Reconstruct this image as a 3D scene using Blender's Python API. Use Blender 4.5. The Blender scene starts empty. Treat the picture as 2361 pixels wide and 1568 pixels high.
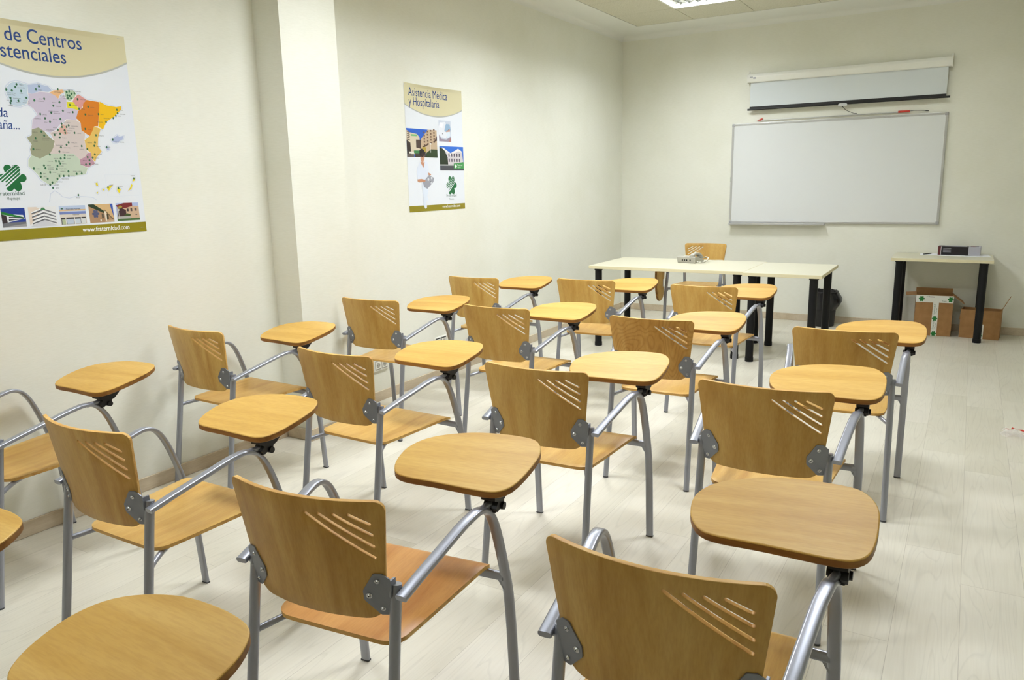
import bpy, bmesh, math, random
from mathutils import Vector, Matrix, Euler
from mathutils.geometry import delaunay_2d_cdt
random.seed(7)
sc = bpy.context.scene
COL = sc.collection
PI = math.pi

# ------------------------------------------------------------------ materials
def srgb(r, g, b):
    f = lambda c: (c/255/12.92) if c/255 <= 0.04045 else ((c/255+0.055)/1.055)**2.4
    return (f(r), f(g), f(b), 1)

def new_mat(name, col, rough=.5, metal=0.0, coat=0.0, **kw):
    m = bpy.data.materials.new(name); m.use_nodes = True
    b = m.node_tree.nodes['Principled BSDF']
    b.inputs['Base Color'].default_value = col
    b.inputs['Roughness'].default_value = rough
    b.inputs['Metallic'].default_value = metal
    b.inputs['Coat Weight'].default_value = coat
    for k, v in kw.items():
        b.inputs[k.replace('_', ' ')].default_value = v
    return m

def N(m, t, **kw):
    n = m.node_tree.nodes.new(t)
    for k, v in kw.items(): setattr(n, k, v)
    return n
def LK(m, a, b): m.node_tree.links.new(a, b)

def ramp(m, fac, stops):
    r = N(m, 'ShaderNodeValToRGB')
    el = r.color_ramp.elements
    while len(el) < len(stops): el.new(.5)
    for e, (p, c) in zip(el, stops): e.position = p; e.color = c
    LK(m, fac, r.inputs['Fac']); return r

def mixc(m, fac, a, b, mode='MIX'):
    x = N(m, 'ShaderNodeMix', data_type='RGBA', blend_type=mode)
    for s, v in ((0, fac), (6, a), (7, b)):
        if isinstance(v, (int, float, tuple)): x.inputs[s].default_value = v
        else: LK(m, v, x.inputs[s])
    return x.outputs[2]

def wood_mat(name, light, mid, dark, axis, rough=.34, coat=.25, scale=1.0):
    """plain sliced beech veneer; axis = grain direction 0/1/2 in object space"""
    m = new_mat(name, mid, rough, coat=coat, Coat_Roughness=.25)
    b = m.node_tree.nodes['Principled BSDF']; b.inputs['Specular IOR Level'].default_value = .32
    tc = N(m, 'ShaderNodeTexCoord'); oi = N(m, 'ShaderNodeObjectInfo')
    mul = N(m, 'ShaderNodeVectorMath', operation='SCALE'); mul.inputs[0].default_value = (7.3, 5.1, 9.7)
    LK(m, oi.outputs['Random'], mul.inputs['Scale'])
    add = N(m, 'ShaderNodeVectorMath', operation='ADD')
    LK(m, tc.outputs['Object'], add.inputs[0]); LK(m, mul.outputs[0], add.inputs[1])
    sca = [16*scale]*3; sca[axis] = 1.3*scale
    mp = N(m, 'ShaderNodeMapping'); mp.inputs['Scale'].default_value = sca
    LK(m, add.outputs[0], mp.inputs[0])
    n1 = N(m, 'ShaderNodeTexNoise'); n1.inputs['Scale'].default_value = 1.0; n1.inputs['Detail'].default_value = 3
    n1.inputs['Distortion'].default_value = .6
    LK(m, mp.outputs[0], n1.inputs['Vector'])
    sca2 = [220]*3; sca2[axis] = 26
    mp2 = N(m, 'ShaderNodeMapping'); mp2.inputs['Scale'].default_value = sca2
    LK(m, add.outputs[0], mp2.inputs[0])
    n2 = N(m, 'ShaderNodeTexNoise'); n2.inputs['Scale'].default_value = 1.0; n2.inputs['Detail'].default_value = 2
    LK(m, mp2.outputs[0], n2.inputs['Vector'])
    r1 = ramp(m, n1.outputs['Fac'], [(.3, light), (.52, mid), (.74, dark)])
    r2 = ramp(m, n2.outputs['Fac'], [(.35, (.86, .82, .76, 1)), (.6, (1, 1, 1, 1))])
    c = mixc(m, .55, r1.outputs[0], r2.outputs[0], 'MULTIPLY')
    # slight per-chair tone
    tr = ramp(m, oi.outputs['Random'], [(0, (.90, .86, .80, 1)), (1, (1.0, 1.0, 1.0, 1))])
    c = mixc(m, .8, c, tr.outputs[0], 'MULTIPLY')
    LK(m, c, b.inputs['Base Color'])
    bp = N(m, 'ShaderNodeBump'); bp.inputs['Strength'].default_value = .04; bp.inputs['Distance'].default_value = .001
    LK(m, n2.outputs['Fac'], bp.inputs['Height']); LK(m, bp.outputs[0], b.inputs['Normal'])
    return m

M = {}
BL, BM, BD = srgb(208, 172, 98), srgb(197, 157, 82), srgb(180, 137, 64)
TL_, TM_, TD_ = srgb(209, 172, 94), srgb(198, 158, 76), srgb(183, 141, 60)
M['wood_x'] = wood_mat('beech_top', TL_, TM_, TD_, 0, .46, .0, .8)
M['wood_y'] = wood_mat('beech_seat', BL, BM, BD, 1, .38, .12)
M['wood_z'] = wood_mat('beech_back', BL, BM, BD, 2, .42, .1)
M['edge'] = wood_mat('beech_edge_shaded', srgb(160, 114, 54), srgb(138, 94, 40), srgb(112, 74, 28), 0, .5, .1, 2.0)  # tablet rim: shade on the downward chamfer is put into the colour
M['edge_light'] = wood_mat('beech_ply_edge', srgb(226, 186, 112), srgb(212, 168, 92), srgb(186, 136, 66), 0, .5, .05, 2.0)
M['wood_orange'] = wood_mat('beech_seat_warm', srgb(206, 152, 84), srgb(194, 138, 70), srgb(176, 116, 52), 1, .38, .12)
def swirl_mat():
    m = wood_mat('beech_back_swirled', srgb(206, 164, 90), srgb(194, 148, 74), srgb(178, 130, 58), 2, .42, .1)
    nt = m.node_tree; b = nt.nodes['Principled BSDF']; src = b.inputs['Base Color'].links[0].from_socket
    tc = N(m, 'ShaderNodeTexCoord'); mp = N(m, 'ShaderNodeMapping'); mp.inputs['Scale'].default_value = (5.5, 1, 3.2); LK(m, tc.outputs['Object'], mp.inputs[0])
    n = N(m, 'ShaderNodeTexNoise'); n.inputs['Scale'].default_value = 1; n.inputs['Detail'].default_value = 1.5; LK(m, mp.outputs[0], n.inputs['Vector'])
    k = N(m, 'ShaderNodeMath', operation='MULTIPLY'); LK(m, n.outputs['Fac'], k.inputs[0]); k.inputs[1].default_value = 26
    f = N(m, 'ShaderNodeMath', operation='FRACT'); LK(m, k.outputs[0], f.inputs[0])
    r = ramp(m, f.outputs[0], [(0, (.66, .56, .44, 1)), (.25, (1, 1, 1, 1)), (.7, (1, 1, 1, 1)), (1, (.66, .56, .44, 1))])
    LK(m, mixc(m, .55, src, r.outputs[0], 'MULTIPLY'), b.inputs['Base Color']); return m
M['swirl'] = swirl_mat()
M['steel'] = new_mat('grey_painted_steel', srgb(150, 153, 162), .33, .55, coat=.3)
M['plate'] = new_mat('grey_hinge_plate', srgb(132, 135, 142), .38, .6)
M['zinc'] = new_mat('zinc_bolt', srgb(205, 207, 210), .25, .95)
M['black'] = new_mat('black_plastic', srgb(10, 10, 12), .5)
M['cap'] = new_mat('dark_foot_cap', srgb(60, 61, 66), .5)

def wall_mat():
    m = new_mat('wallpaper_cream', srgb(232, 235, 224), .72)
    b = m.node_tree.nodes['Principled BSDF']
    tc = N(m, 'ShaderNodeTexCoord')
    mp = N(m, 'ShaderNodeMapping'); mp.inputs['Scale'].default_value = (22, 22, 330)
    LK(m, tc.outputs['Object'], mp.inputs[0])
    n = N(m, 'ShaderNodeTexNoise'); n.inputs['Scale'].default_value = 1; n.inputs['Detail'].default_value = 2
    LK(m, mp.outputs[0], n.inputs['Vector'])
    # a few soft rubbed smudges
    n2 = N(m, 'ShaderNodeTexNoise'); n2.inputs['Scale'].default_value = 1.7; n2.inputs['Detail'].default_value = 3
    LK(m, tc.outputs['Object'], n2.inputs['Vector'])
    r = ramp(m, n2.outputs['Fac'], [(.3, srgb(229, 229, 215)), (.55, srgb(234, 234, 222))])
    r2 = ramp(m, n.outputs['Fac'], [(.35, (.965, .965, .955, 1)), (.6, (1, 1, 1, 1))])
    LK(m, mixc(m, 1.0, r.outputs[0], r2.outputs[0], 'MULTIPLY'), b.inputs['Base Color'])
    bp = N(m, 'ShaderNodeBump'); bp.inputs['Strength'].default_value = .22; bp.inputs['Distance'].default_value = .0012
    LK(m, n.outputs['Fac'], bp.inputs['Height']); LK(m, bp.outputs[0], b.inputs['Normal'])
    return m
M['wall'] = wall_mat()
M['plaster'] = new_mat('white_plaster', srgb(232, 233, 226), .7)

def tile_mat():
    m = new_mat('ceiling_tile', srgb(214, 211, 190), .85)
    b = m.node_tree.nodes['Principled BSDF']
    tc = N(m, 'ShaderNodeTexCoord'); n = N(m, 'ShaderNodeTexNoise')
    n.inputs['Scale'].default_value = 160; LK(m, tc.outputs['Object'], n.inputs['Vector'])
    r = ramp(m, n.outputs['Fac'], [(.35, srgb(200, 197, 176)), (.6, srgb(218, 215, 196))])
    LK(m, r.outputs[0], b.inputs['Base Color']); return m
M['tile'] = tile_mat()
M['dark_gap'] = new_mat('shadow_gap', srgb(120, 116, 98), .9)

def floor_mat():
    m = new_mat('laminate_floor', srgb(205, 203, 190), .36)
    b = m.node_tree.nodes['Principled BSDF']
    tc = N(m, 'ShaderNodeTexCoord')
    sep = N(m, 'ShaderNodeSeparateXYZ'); LK(m, tc.outputs['Object'], sep.inputs[0])
    def math_(op, a, bb=None, c=None):
        n = N(m, 'ShaderNodeMath', operation=op)
        for i, v in enumerate((a, bb, c)):
            if v is None: continue
            if isinstance(v, (int, float)): n.inputs[i].default_value = v
            else: LK(m, v, n.inputs[i])
        return n.outputs[0]
    u = math_('DIVIDE', math_('ADD', sep.outputs[0], .005), .2)
    row = math_('FLOOR', u); fu = math_('FRACT', u)
    wn = N(m, 'ShaderNodeTexWhiteNoise', noise_dimensions='1D'); LK(m, row, wn.inputs['W'])
    off = math_('MULTIPLY', wn.outputs['Value'], 1.0)
    v = math_('ADD', math_('DIVIDE', math_('ADD', sep.outputs[1], 5.29), 1.285), off)
    pk = math_('FLOOR', v); fv = math_('FRACT', v)
    # plank seams
    eu = math_('MINIMUM', fu, math_('SUBTRACT', 1, fu)); ev = math_('MINIMUM', fv, math_('SUBTRACT', 1, fv))
    su = math_('LESS_THAN', eu, .0036); sv = math_('LESS_THAN', ev, .0006)
    seam = math_('MAXIMUM', su, sv)
    cmb = N(m, 'ShaderNodeCombineXYZ'); LK(m, row, cmb.inputs[0]); LK(m, pk, cmb.inputs[1])
    w3 = N(m, 'ShaderNodeTexWhiteNoise', noise_dimensions='3D'); LK(m, cmb.outputs[0], w3.inputs['Vector'])
    sc3 = N(m, 'ShaderNodeVectorMath', operation='SCALE'); LK(m, w3.outputs['Color'], sc3.inputs[0]); sc3.inputs['Scale'].default_value = 40
    ad = N(m, 'ShaderNodeVectorMath', operation='ADD'); LK(m, tc.outputs['Object'], ad.inputs[0]); LK(m, sc3.outputs[0], ad.inputs[1])
    mp = N(m, 'ShaderNodeMapping'); mp.inputs['Scale'].default_value = (8.5, .62, 1); LK(m, ad.outputs[0], mp.inputs[0])
    wv = N(m, 'ShaderNodeTexNoise'); wv.inputs['Scale'].default_value = 1; wv.inputs['Detail'].default_value = 1.2
    wv.inputs['Distortion'].default_value = .5; LK(m, mp.outputs[0], wv.inputs['Vector'])
    rings = math_('FRACT', math_('MULTIPLY', wv.outputs['Fac'], 15))
    rl = ramp(m, rings, [(0, (.5, .5, .5, 1)), (.09, (1, 1, 1, 1)), (.84, (1, 1, 1, 1)), (1, (.5, .5, .5, 1))])
    mp2 = N(m, 'ShaderNodeMapping'); mp2.inputs['Scale'].default_value = (150, 5, 1); LK(m, ad.outputs[0], mp2.inputs[0])
    n2 = N(m, 'ShaderNodeTexNoise'); n2.inputs['Scale'].default_value = 1; n2.inputs['Detail'].default_value = 3; LK(m, mp2.outputs[0], n2.inputs['Vector'])
    base = ramp(m, w3.outputs['Value'], [(0, srgb(209, 205, 188)), (1, srgb(221, 217, 203))])
    fine = ramp(m, n2.outputs['Fac'], [(.3, (.955, .95, .94, 1)), (.65, (1, 1, 1, 1))])
    c = mixc(m, 1.0, base.outputs[0], fine.outputs[0], 'MULTIPLY')
    c = mixc(m, .16, c, rl.outputs[0], 'MULTIPLY')
    n4 = N(m, 'ShaderNodeTexNoise'); n4.inputs['Scale'].default_value = 3.2; LK(m, ad.outputs[0], n4.inputs['Vector'])
    r4 = ramp(m, n4.outputs['Fac'], [(.35, (.95, .94, .93, 1)), (.65, (1, 1, 1, 1))])
    c = mixc(m, 1.0, c, r4.outputs[0], 'MULTIPLY')
    c = mixc(m, math_('MULTIPLY', seam, .55), c, srgb(132, 122, 106))
    LK(m, c, b.inputs['Base Color'])
    bp = N(m, 'ShaderNodeBump'); bp.inputs['Strength'].default_value = .15; bp.inputs['Distance'].default_value = .0006; bp.invert = True
    LK(m, seam, bp.inputs['Height']); LK(m, bp.outputs[0], b.inputs['Normal'])
    return m
M['floor'] = floor_mat()
M['skirt'] = wood_mat('skirting_laminate', srgb(214, 203, 182), srgb(205, 193, 171), srgb(190, 176, 152), 1, .45, .1, .6)
M['desk'] = new_mat('cream_desk_melamine', srgb(208, 204, 180), .4)
M['desk_edge'] = new_mat('cream_desk_edge', srgb(222, 213, 176), .45)
M['leg_black'] = new_mat('black_lacquered_leg', srgb(7, 8, 11), .5, Specular_IOR_Level=.3)
M['white'] = new_mat('white_enamel', srgb(236, 236, 228), .4)
M['board'] = new_mat('whiteboard_surface', srgb(226, 229, 229), .18, coat=.3)
M['alu'] = new_mat('brushed_aluminium', srgb(196, 197, 196), .35, .6)
M['corner'] = new_mat('grey_corner_cap', srgb(168, 168, 170), .45)
M['fabric'] = new_mat('projection_fabric', srgb(214, 220, 222), .9)
M['red'] = new_mat('red_plastic', srgb(196, 48, 30), .4)
M['phone'] = new_mat('light_grey_phone_plastic', srgb(176, 173, 162), .45)
M['phone2'] = new_mat('cream_phone_cord', srgb(222, 219, 202), .45)
M['paper'] = new_mat('white_paper', srgb(240, 241, 244), .7)
M['bag'] = new_mat('black_bin_bag', srgb(20, 20, 24), .22)
M['print_black'] = new_mat('printed_black', srgb(26, 24, 30), .35)
M['grey_print'] = new_mat('printed_grey', srgb(176, 176, 186), .45)
M['maroon'] = new_mat('printed_maroon', srgb(88, 24, 30), .4)
M['louvre'] = new_mat('mirror_louvre', srgb(238, 242, 240), .12, 1.0)

def card_mat():
    m = new_mat('corrugated_cardboard', srgb(178, 132, 82), .8)
    b = m.node_tree.nodes['Principled BSDF']
    tc = N(m, 'ShaderNodeTexCoord'); n = N(m, 'ShaderNodeTexNoise'); n.inputs['Scale'].default_value = 14; n.inputs['Detail'].default_value = 4
    LK(m, tc.outputs['Object'], n.inputs['Vector'])
    r = ramp(m, n.outputs['Fac'], [(.3, srgb(146, 106, 62)), (.7, srgb(166, 124, 76))]); LK(m, r.outputs[0], b.inputs['Base Color'])
    return m
M['card'] = card_mat()
M['card_dark'] = new_mat('cardboard_inside', srgb(140, 96, 58), .85)
M['tape'] = new_mat('printed_packing_tape', srgb(232, 232, 224), .3)
M['green'] = new_mat('ink_green', srgb(20, 116, 44), .35)
M['dgreen'] = new_mat('ink_dark_green', srgb(26, 92, 46), .35)
def em_mat(name, col, s):
    m = new_mat(name, (.8, .8, .8, 1), .5)
    b = m.node_tree.nodes['Principled BSDF']
    b.inputs['Emission Color'].default_value = col; b.inputs['Emission Strength'].default_value = s
    return m
M['tube'] = em_mat('fluorescent_tube', (1, 1, .96, 1), 12)
_ink = {}
def ink(r, g, b, rough=.28):
    k = (r, g, b)
    if k not in _ink: _ink[k] = new_mat('ink_%02x%02x%02x' % k, srgb(r, g, b), rough)
    return _ink[k]
m = new_mat('clear_plastic_film', (1, .97, .97, 1), .12, Transmission_Weight=.0)
m.node_tree.nodes['Principled BSDF'].inputs['Alpha'].default_value = .18
M['film'] = m
m = new_mat('clear_plastic_handle', (.95, .97, .97, 1), .1); m.node_tree.nodes['Principled BSDF'].inputs['Alpha'].default_value = .45
M['clear'] = m

# ------------------------------------------------------------------ mesh helpers
class MB:
    """collects vertices and faces, with a material slot per face"""
    def __init__(s): s.v = []; s.f = []; s.m = []; s.mats = []; s.smooth = []
    def slot(s, mat):
        if mat not in s.mats: s.mats.append(mat)
        return s.mats.index(mat)
    def add(s, verts, faces, mat, smooth=False):
        o = len(s.v); k = s.slot(mat)
        s.v += [tuple(p) for p in verts]
        for f in faces: s.f.append([i+o for i in f]); s.m.append(k); s.smooth.append(smooth)
    def box(s, c, d, mat, M4=None, bev=0.0):
        x, y, z = [q/2 for q in d]
        if bev > 0:
            bm = bmesh.new(); bmesh.ops.create_cube(bm, size=1)
            for v in bm.verts: v.co = Vector((v.co.x*d[0], v.co.y*d[1], v.co.z*d[2]))
            bmesh.ops.bevel(bm, geom=bm.edges[:], offset=bev, segments=2, affect='EDGES', profile=.5)
            vs = [v.co.copy() for v in bm.verts]; fs = [[v.index for v in f.verts] for f in bm.faces]; bm.free()
        else:
            vs = [Vector(p) for p in ((-x,-y,-z),(x,-y,-z),(x,y,-z),(-x,y,-z),(-x,-y,z),(x,-y,z),(x,y,z),(-x,y,z))]
            fs = [(0,3,2,1),(4,5,6,7),(0,1,5,4),(1,2,6,5),(2,3,7,6),(3,0,4,7)]
        T = Matrix.Translation(Vector(c)) @ (M4 or Matrix.Identity(4))
        s.add([T @ v for v in vs], fs, mat)
        return s
    def cyl(s, a, b, r, mat, n=16, r2=None):
        return s.tube([a, b], r if r2 is None else [r, r2], mat, n=n)
    def tube(s, pts, r, mat, n=12, wide=None, side=None, caps=True):
        """sweep; r = half thickness, wide = half width along 'side' (superellipse section)"""
        pts = [Vector(p) for p in pts]; L = len(pts)
        rs = r if isinstance(r, list) else [r]*L
        tang = []
        for i in range(L):
            t = (pts[min(i+1, L-1)] - pts[max(i-1, 0)]); tang.append(t.normalized())
        if side is None:
            t = tang[0]; ref = Vector((0, 0, 1)) if abs(t.z) < .9 else Vector((1, 0, 0)); X = t.cross(ref).normalized()
        vs = []
        for i in range(L):
            t = tang[i]
            if side is not None: X = Vector(side); X = (X - t*X.dot(t)).normalized()
            else: X = (X - t*X.dot(t)).normalized()
            Y = t.cross(X).normalized()
            for k in range(n):
                a = 2*PI*(k+.5)/n; c, d = math.cos(a), math.sin(a)
                if wide:
                    e = .55
                    px = math.copysign(abs(c)**e, c)*wide; py = math.copysign(abs(d)**e, d)*rs[i]
                else: px, py = c*rs[i], d*rs[i]
                vs.append(pts[i] + X*px + Y*py)
        fs = []
        for i in range(L-1):
            for k in range(n):
                fs.append((i*n+k, i*n+(k+1) % n, (i+1)*n+(k+1) % n, (i+1)*n+k))
        s.add(vs, fs, mat, True)
        if caps:
            s.add(vs[:n], [list(range(n))[::-1]], mat); s.add(vs[-n:], [list(range(n))], mat)
        return s
    def prism(s, poly, h, mat, T=None, side_mat=None):
        """poly in xy, extruded from z=0 to z=h, then transformed by T"""
        T = T or Matrix.Identity(4); n = len(poly)
        a = sum(poly[i][0]*poly[(i+1) % n][1]-poly[(i+1) % n][0]*poly[i][1] for i in range(n))
        if a < 0: poly = poly[::-1]
        lo = [T @ Vector((x, y, 0)) for x, y in poly]; hi = [T @ Vector((x, y, h)) for x, y in poly]
        s.add(lo, [list(range(n))[::-1]], mat); s.add(hi, [list(range(n))], mat)
        s.add(lo+hi, [(i, (i+1) % n, n+(i+1) % n, n+i) for i in range(n)], side_mat or mat)
        return s
    def build(s, name, parent=None, bevel=0.0, angle=35, origin=None):
        me = bpy.data.meshes.new(name)
        vs = s.v
        if origin is not None: vs = [(v[0]-origin[0], v[1]-origin[1], v[2]-origin[2]) for v in vs]
        me.from_pydata(vs, [], s.f)
        for mt in s.mats: me.materials.append(mt)
        me.polygons.foreach_set('material_index', s.m)
        me.polygons.foreach_set('use_smooth', s.smooth)
        me.validate(); me.update()
        o = bpy.data.objects.new(name, me); COL.objects.link(o)
        if origin is not None: o.location = origin
        if parent: o.parent = parent
        if bevel:
            md = o.modifiers.new('bevel', 'BEVEL'); md.width = bevel; md.segments = 2
            md.limit_method = 'ANGLE'; md.angle_limit = math.radians(angle)
        return o

def tag(o, label, cat, group=None):
    o['label'] = label; o['category'] = cat
    if group: o['group'] = group
    return o
def struct(o): o['kind'] = 'structure'; return o
def thing(name, loc, rz, label, cat, group=None):
    o = bpy.data.objects.new(name, None); COL.objects.link(o); o.empty_display_size = .1
    o.location = loc; o.rotation_euler = (0, 0, rz); return tag(o, label, cat, group)
def dup(root, loc, rz, label):
    r = root.copy(); COL.objects.link(r); r.location = loc; r.rotation_euler = (0, 0, rz); r['label'] = label
    for ch in list(root.children):
        c = ch.copy(); COL.objects.link(c); c.parent = r
        for g in list(ch.children):
            d = g.copy(); COL.objects.link(d); d.parent = c
    return r

def catmull(pts, seg, closed=True):
    out = []; n = len(pts)
    for i in range(n if closed else n-1):
        if closed: p = [pts[(i+k-1) % n] for k in range(4)]
        else: p = [pts[max(0, min(n-1, i+k-1))] for k in range(4)]
        for j in range(seg):
            t = j/seg
            out.append(tuple(.5*((2*p[1][d]) + (-p[0][d]+p[2][d])*t + (2*p[0][d]-5*p[1][d]+4*p[2][d]-p[3][d])*t*t + (-p[0][d]+3*p[1][d]-3*p[2][d]+p[3][d])*t**3) for d in range(len(pts[0]))))
    if not closed: out.append(tuple(pts[-1]))
    return out

def densify(poly, step):
    out = []
    for a, b in zip(poly, poly[1:]+poly[:1]):
        n = max(1, int(math.hypot(b[0]-a[0], b[1]-a[1])/step+.5))
        out += [(a[0]+(b[0]-a[0])*k/n, a[1]+(b[1]-a[1])*k/n) for k in range(n)]
    return out

def round_poly(corners, seg=6):
    """corners = [(x, y, r)], returns polygon with filleted corners"""
    out = []; n = len(corners)
    for i in range(n):
        x, y, r = corners[i]; p = Vector((x, y)); a = Vector(corners[i-1][:2]); b = Vector(corners[(i+1) % n][:2])
        if r <= 0: out.append((x, y)); continue
        da = (a-p).normalized(); db = (b-p).normalized()
        ang = da.angle(db); t = min(r/math.tan(ang/2), (a-p).length*.49, (b-p).length*.49)
        r2 = t*math.tan(ang/2)
        c = p + (da+db).normalized()*(r2/math.sin(ang/2))
        s_, e_ = p+da*t-c, p+db*t-c
        a0 = math.atan2(s_.y, s_.x); a1 = math.atan2(e_.y, e_.x); d = (a1-a0+PI) % (2*PI)-PI
        for k in range(seg+1):
            q = a0+d*k/seg; out.append((c.x+r2*math.cos(q), c.y+r2*math.sin(q)))
    return out

def inside(p, poly):
    x, y = p; r = False; n = len(poly)
    for i in range(n):
        x1, y1 = poly[i]; x2, y2 = poly[i-1]
        if (y1 > y) != (y2 > y) and x < (x2-x1)*(y-y1)/(y2-y1)+x1: r = not r
    return r
def edist(p, poly):
    P = Vector(p); best = 9
    for i in range(len(poly)):
        a = Vector(poly[i-1]); b = Vector(poly[i]); d = b-a
        t = max(0, min(1, (P-a).dot(d)/max(d.length_squared, 1e-12))); best = min(best, (P-a-d*t).length)
    return best

def sheet(outline, holes, grid, surf, thick, mb, mat_face, mat_edge):
    """bent plywood sheet: flat outline with holes, mapped by surf(u,v)->(point, normal)"""
    outline = densify(outline, grid*.6)
    xs = [p[0] for p in outline]; ys = [p[1] for p in outline]
    vs = []; es = []
    for loop in [outline]+holes:
        o = len(vs); vs += [Vector(p) for p in loop]; es += [(o+i, o+(i+1) % len(loop)) for i in range(len(loop))]
    nb = len(vs)
    nx = int((max(xs)-min(xs))/grid)+1; ny = int((max(ys)-min(ys))/grid)+1
    for i in range(nx+1):
        for j in range(ny+1):
            p = (min(xs)+i*grid, min(ys)+j*grid)
            if inside(p, outline) and edist(p, outline) > grid*.45 and not any(inside(p, h) or edist(p, h) < grid*.3 for h in holes): vs.append(Vector(p))
    V, E, F, _, _, _ = delaunay_2d_cdt(vs, es, [], 1, 1e-6)
    F2 = []
    for f in F:
        c = (sum(V[i][0] for i in f)/3, sum(V[i][1] for i in f)/3)
        if inside(c, outline) and not any(inside(c, h) for h in holes): F2.append(list(f))
    front, back = [], []
    for v in V:
        P, n = surf(v[0], v[1]); P = Vector(P); n = Vector(n).normalized()
        front.append(P); back.append(P - n*thick)
    k = len(V)
    cnt = {}
    for f in F2:
        for a, b in zip(f, f[1:]+f[:1]): cnt[(a, b)] = cnt.get((a, b), 0)+1
    side = [(b, a, a+k, b+k) for (a, b) in cnt if (b, a) not in cnt]
    a = F2[0]; nn = (front[a[1]]-front[a[0]]).cross(front[a[2]]-front[a[0]])
    P, n = surf(V[a[0]][0], V[a[0]][1])
    flip = nn.dot(Vector(n)) < 0
    fl = lambda q: q[::-1] if flip else q
    mb.add(front+back, [fl(f) for f in F2]+[fl([i+k for i in f][::-1]) for f in F2], mat_face, True)
    # edge ring shares the same vertices
    o = len(mb.v)-2*k; km = mb.slot(mat_edge)
    for q in side:
        q = [i+o for i in fl(list(q))]; mb.f.append(q); mb.m.append(km); mb.smooth.append(False)

def text_mesh(mb, txt, size, T, mat, align='LEFT', sx=1.0, depth=0.0, shear=0.0, bold=0.0, res=2):
    cu = bpy.data.curves.new('t', 'FONT'); cu.body = txt; cu.size = size; cu.align_x = align
    cu.resolution_u = res; cu.extrude = depth; cu.shear = shear; cu.offset = bold
    o = bpy.data.objects.new('t', cu); COL.objects.link(o)
    dg = bpy.context.evaluated_depsgraph_get(); dg.update()
    me = bpy.data.meshes.new_from_object(o.evaluated_get(dg))
    S = Matrix.Diagonal((sx, 1, 1, 1))
    mb.add([T @ (S @ v.co) for v in me.vertices], [list(p.vertices) for p in me.polygons], mat)
    bpy.data.objects.remove(o); bpy.data.curves.remove(cu); bpy.data.meshes.remove(me)
# ------------------------------------------------------------------ the room
XR, YB, H = 5.52, -11.2, 3.064
def slab(name, lo, hi, mat, bev=0):
    mb = MB(); c = [(a+b)/2 for a, b in zip(lo, hi)]; mb.box(c, [b-a for a, b in zip(lo, hi)], mat, bev=bev)
    return struct(mb.build(name))
slab('floor', (-.1, YB-.1, -.08), (XR+.1, .1, 0), M['floor'])
slab('wall_left', (-.12, YB, 0), (0, 0, H+.2), M['wall'])
slab('wall_back', (-.12, 0, 0), (XR+.12, .12, H+.2), M['wall'])
slab('wall_right', (XR, YB, 0), (XR+.12, 0, H+.2), M['wall'])
slab('wall_front', (-.12, YB-.12, 0), (XR+.12, YB, H+.2), M['wall'])
# pillar standing out of the left wall
slab('wall_pillar', (-.01, -5.262, 0), (.203, -4.826, H+.1), M['wall'])
# skirting
def skirt(name, segs):
    mb = MB()
    for lo, hi in segs:
        c = [(a+b)/2 for a, b in zip(lo, hi)]; mb.box(c, [b-a for a, b in zip(lo, hi)], M['skirt'])
    return struct(mb.build(name, bevel=.003))
BH, BT = .072, .012
skirt('baseboard_left', [((0, YB, 0), (BT, -5.262-BT, BH)), ((BT, -5.262-BT, 0), (.203+BT, -5.262, BH)), ((.203, -5.262, 0), (.203+BT, -4.826, BH)),
                         ((BT, -4.826, 0), (.203+BT, -4.826+BT, BH)), ((0, -4.826, 0), (BT, 0, BH))])
skirt('baseboard_back', [((BT, -BT, 0), (XR, 0, BH))])
skirt('baseboard_right', [((XR-BT, YB, 0), (XR, -BT, BH))])
skirt('baseboard_front', [((BT, YB, 0), (XR-BT, YB+BT, BH))])

# ceiling: plain plaster margin around a field of 60 cm tiles
X0, Y0, TS = .36, -.475, .6
NX, NY = 8, 17
X1, Y1 = X0+NX*TS, Y0-NY*TS
LIGHTS = [(1, 1), (1, 4), (1, 7), (1, 10), (1, 13), (4, 1), (4, 7)]
cb = MB()
for lo, hi in (((0, YB, H), (X0, 0, H+.12)), ((X1, YB, H), (XR, 0, H+.12)), ((X0, Y0, H), (X1, 0, H+.12)), ((X0, YB, H), (X1, Y1, H+.12))):
    cb.box([(a+b)/2 for a, b in zip(lo, hi)], [b-a for a, b in zip(lo, hi)], M['plaster'])
# soft cove where the margin meets the walls
def cove(a, b, d1, d2, R=.07, n=6):
    vs = []
    for P in (a, b):
        for k in range(n+1):
            t = k/n*PI/2
            vs.append(Vector(P) + Vector(d1)*(R*(1-math.sin(t))) + Vector(d2)*(R*(1-math.cos(t))))
    cb.add(vs, [(k, k+1, n+2+k, n+1+k) for k in range(n)], M['plaster'], True)
cove((0, YB, H), (0, 0, H), (1, 0, 0), (0, 0, -1), .05)
cove((0, 0, H), (XR, 0, H), (0, -1, 0), (0, 0, -1), .05)
for i in range(NX):
    for j in range(NY):
        if (i, j) in LIGHTS: continue
        x = X0+i*TS; y = Y0-j*TS; g = .003
        cb.box((x+TS/2, y-TS/2, H+.009), (TS-2*g, TS-2*g, .012), M['tile'])
cb.box(((X0+X1)/2, (Y0+Y1)/2, H+.19), (X1-X0, Y0-Y1, .01), M['dark_gap'])
for i in range(NX+1):
    cb.box((X0+i*TS, (Y0+Y1)/2, H+.010), (.022, Y0-Y1, .004), M['dark_gap'])
for j in range(NY+1):
    cb.box(((X0+X1)/2, Y0-j*TS, H+.010), (X1-X0, .012, .004), M['tile'])
struct(cb.build('ceiling'))

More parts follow.
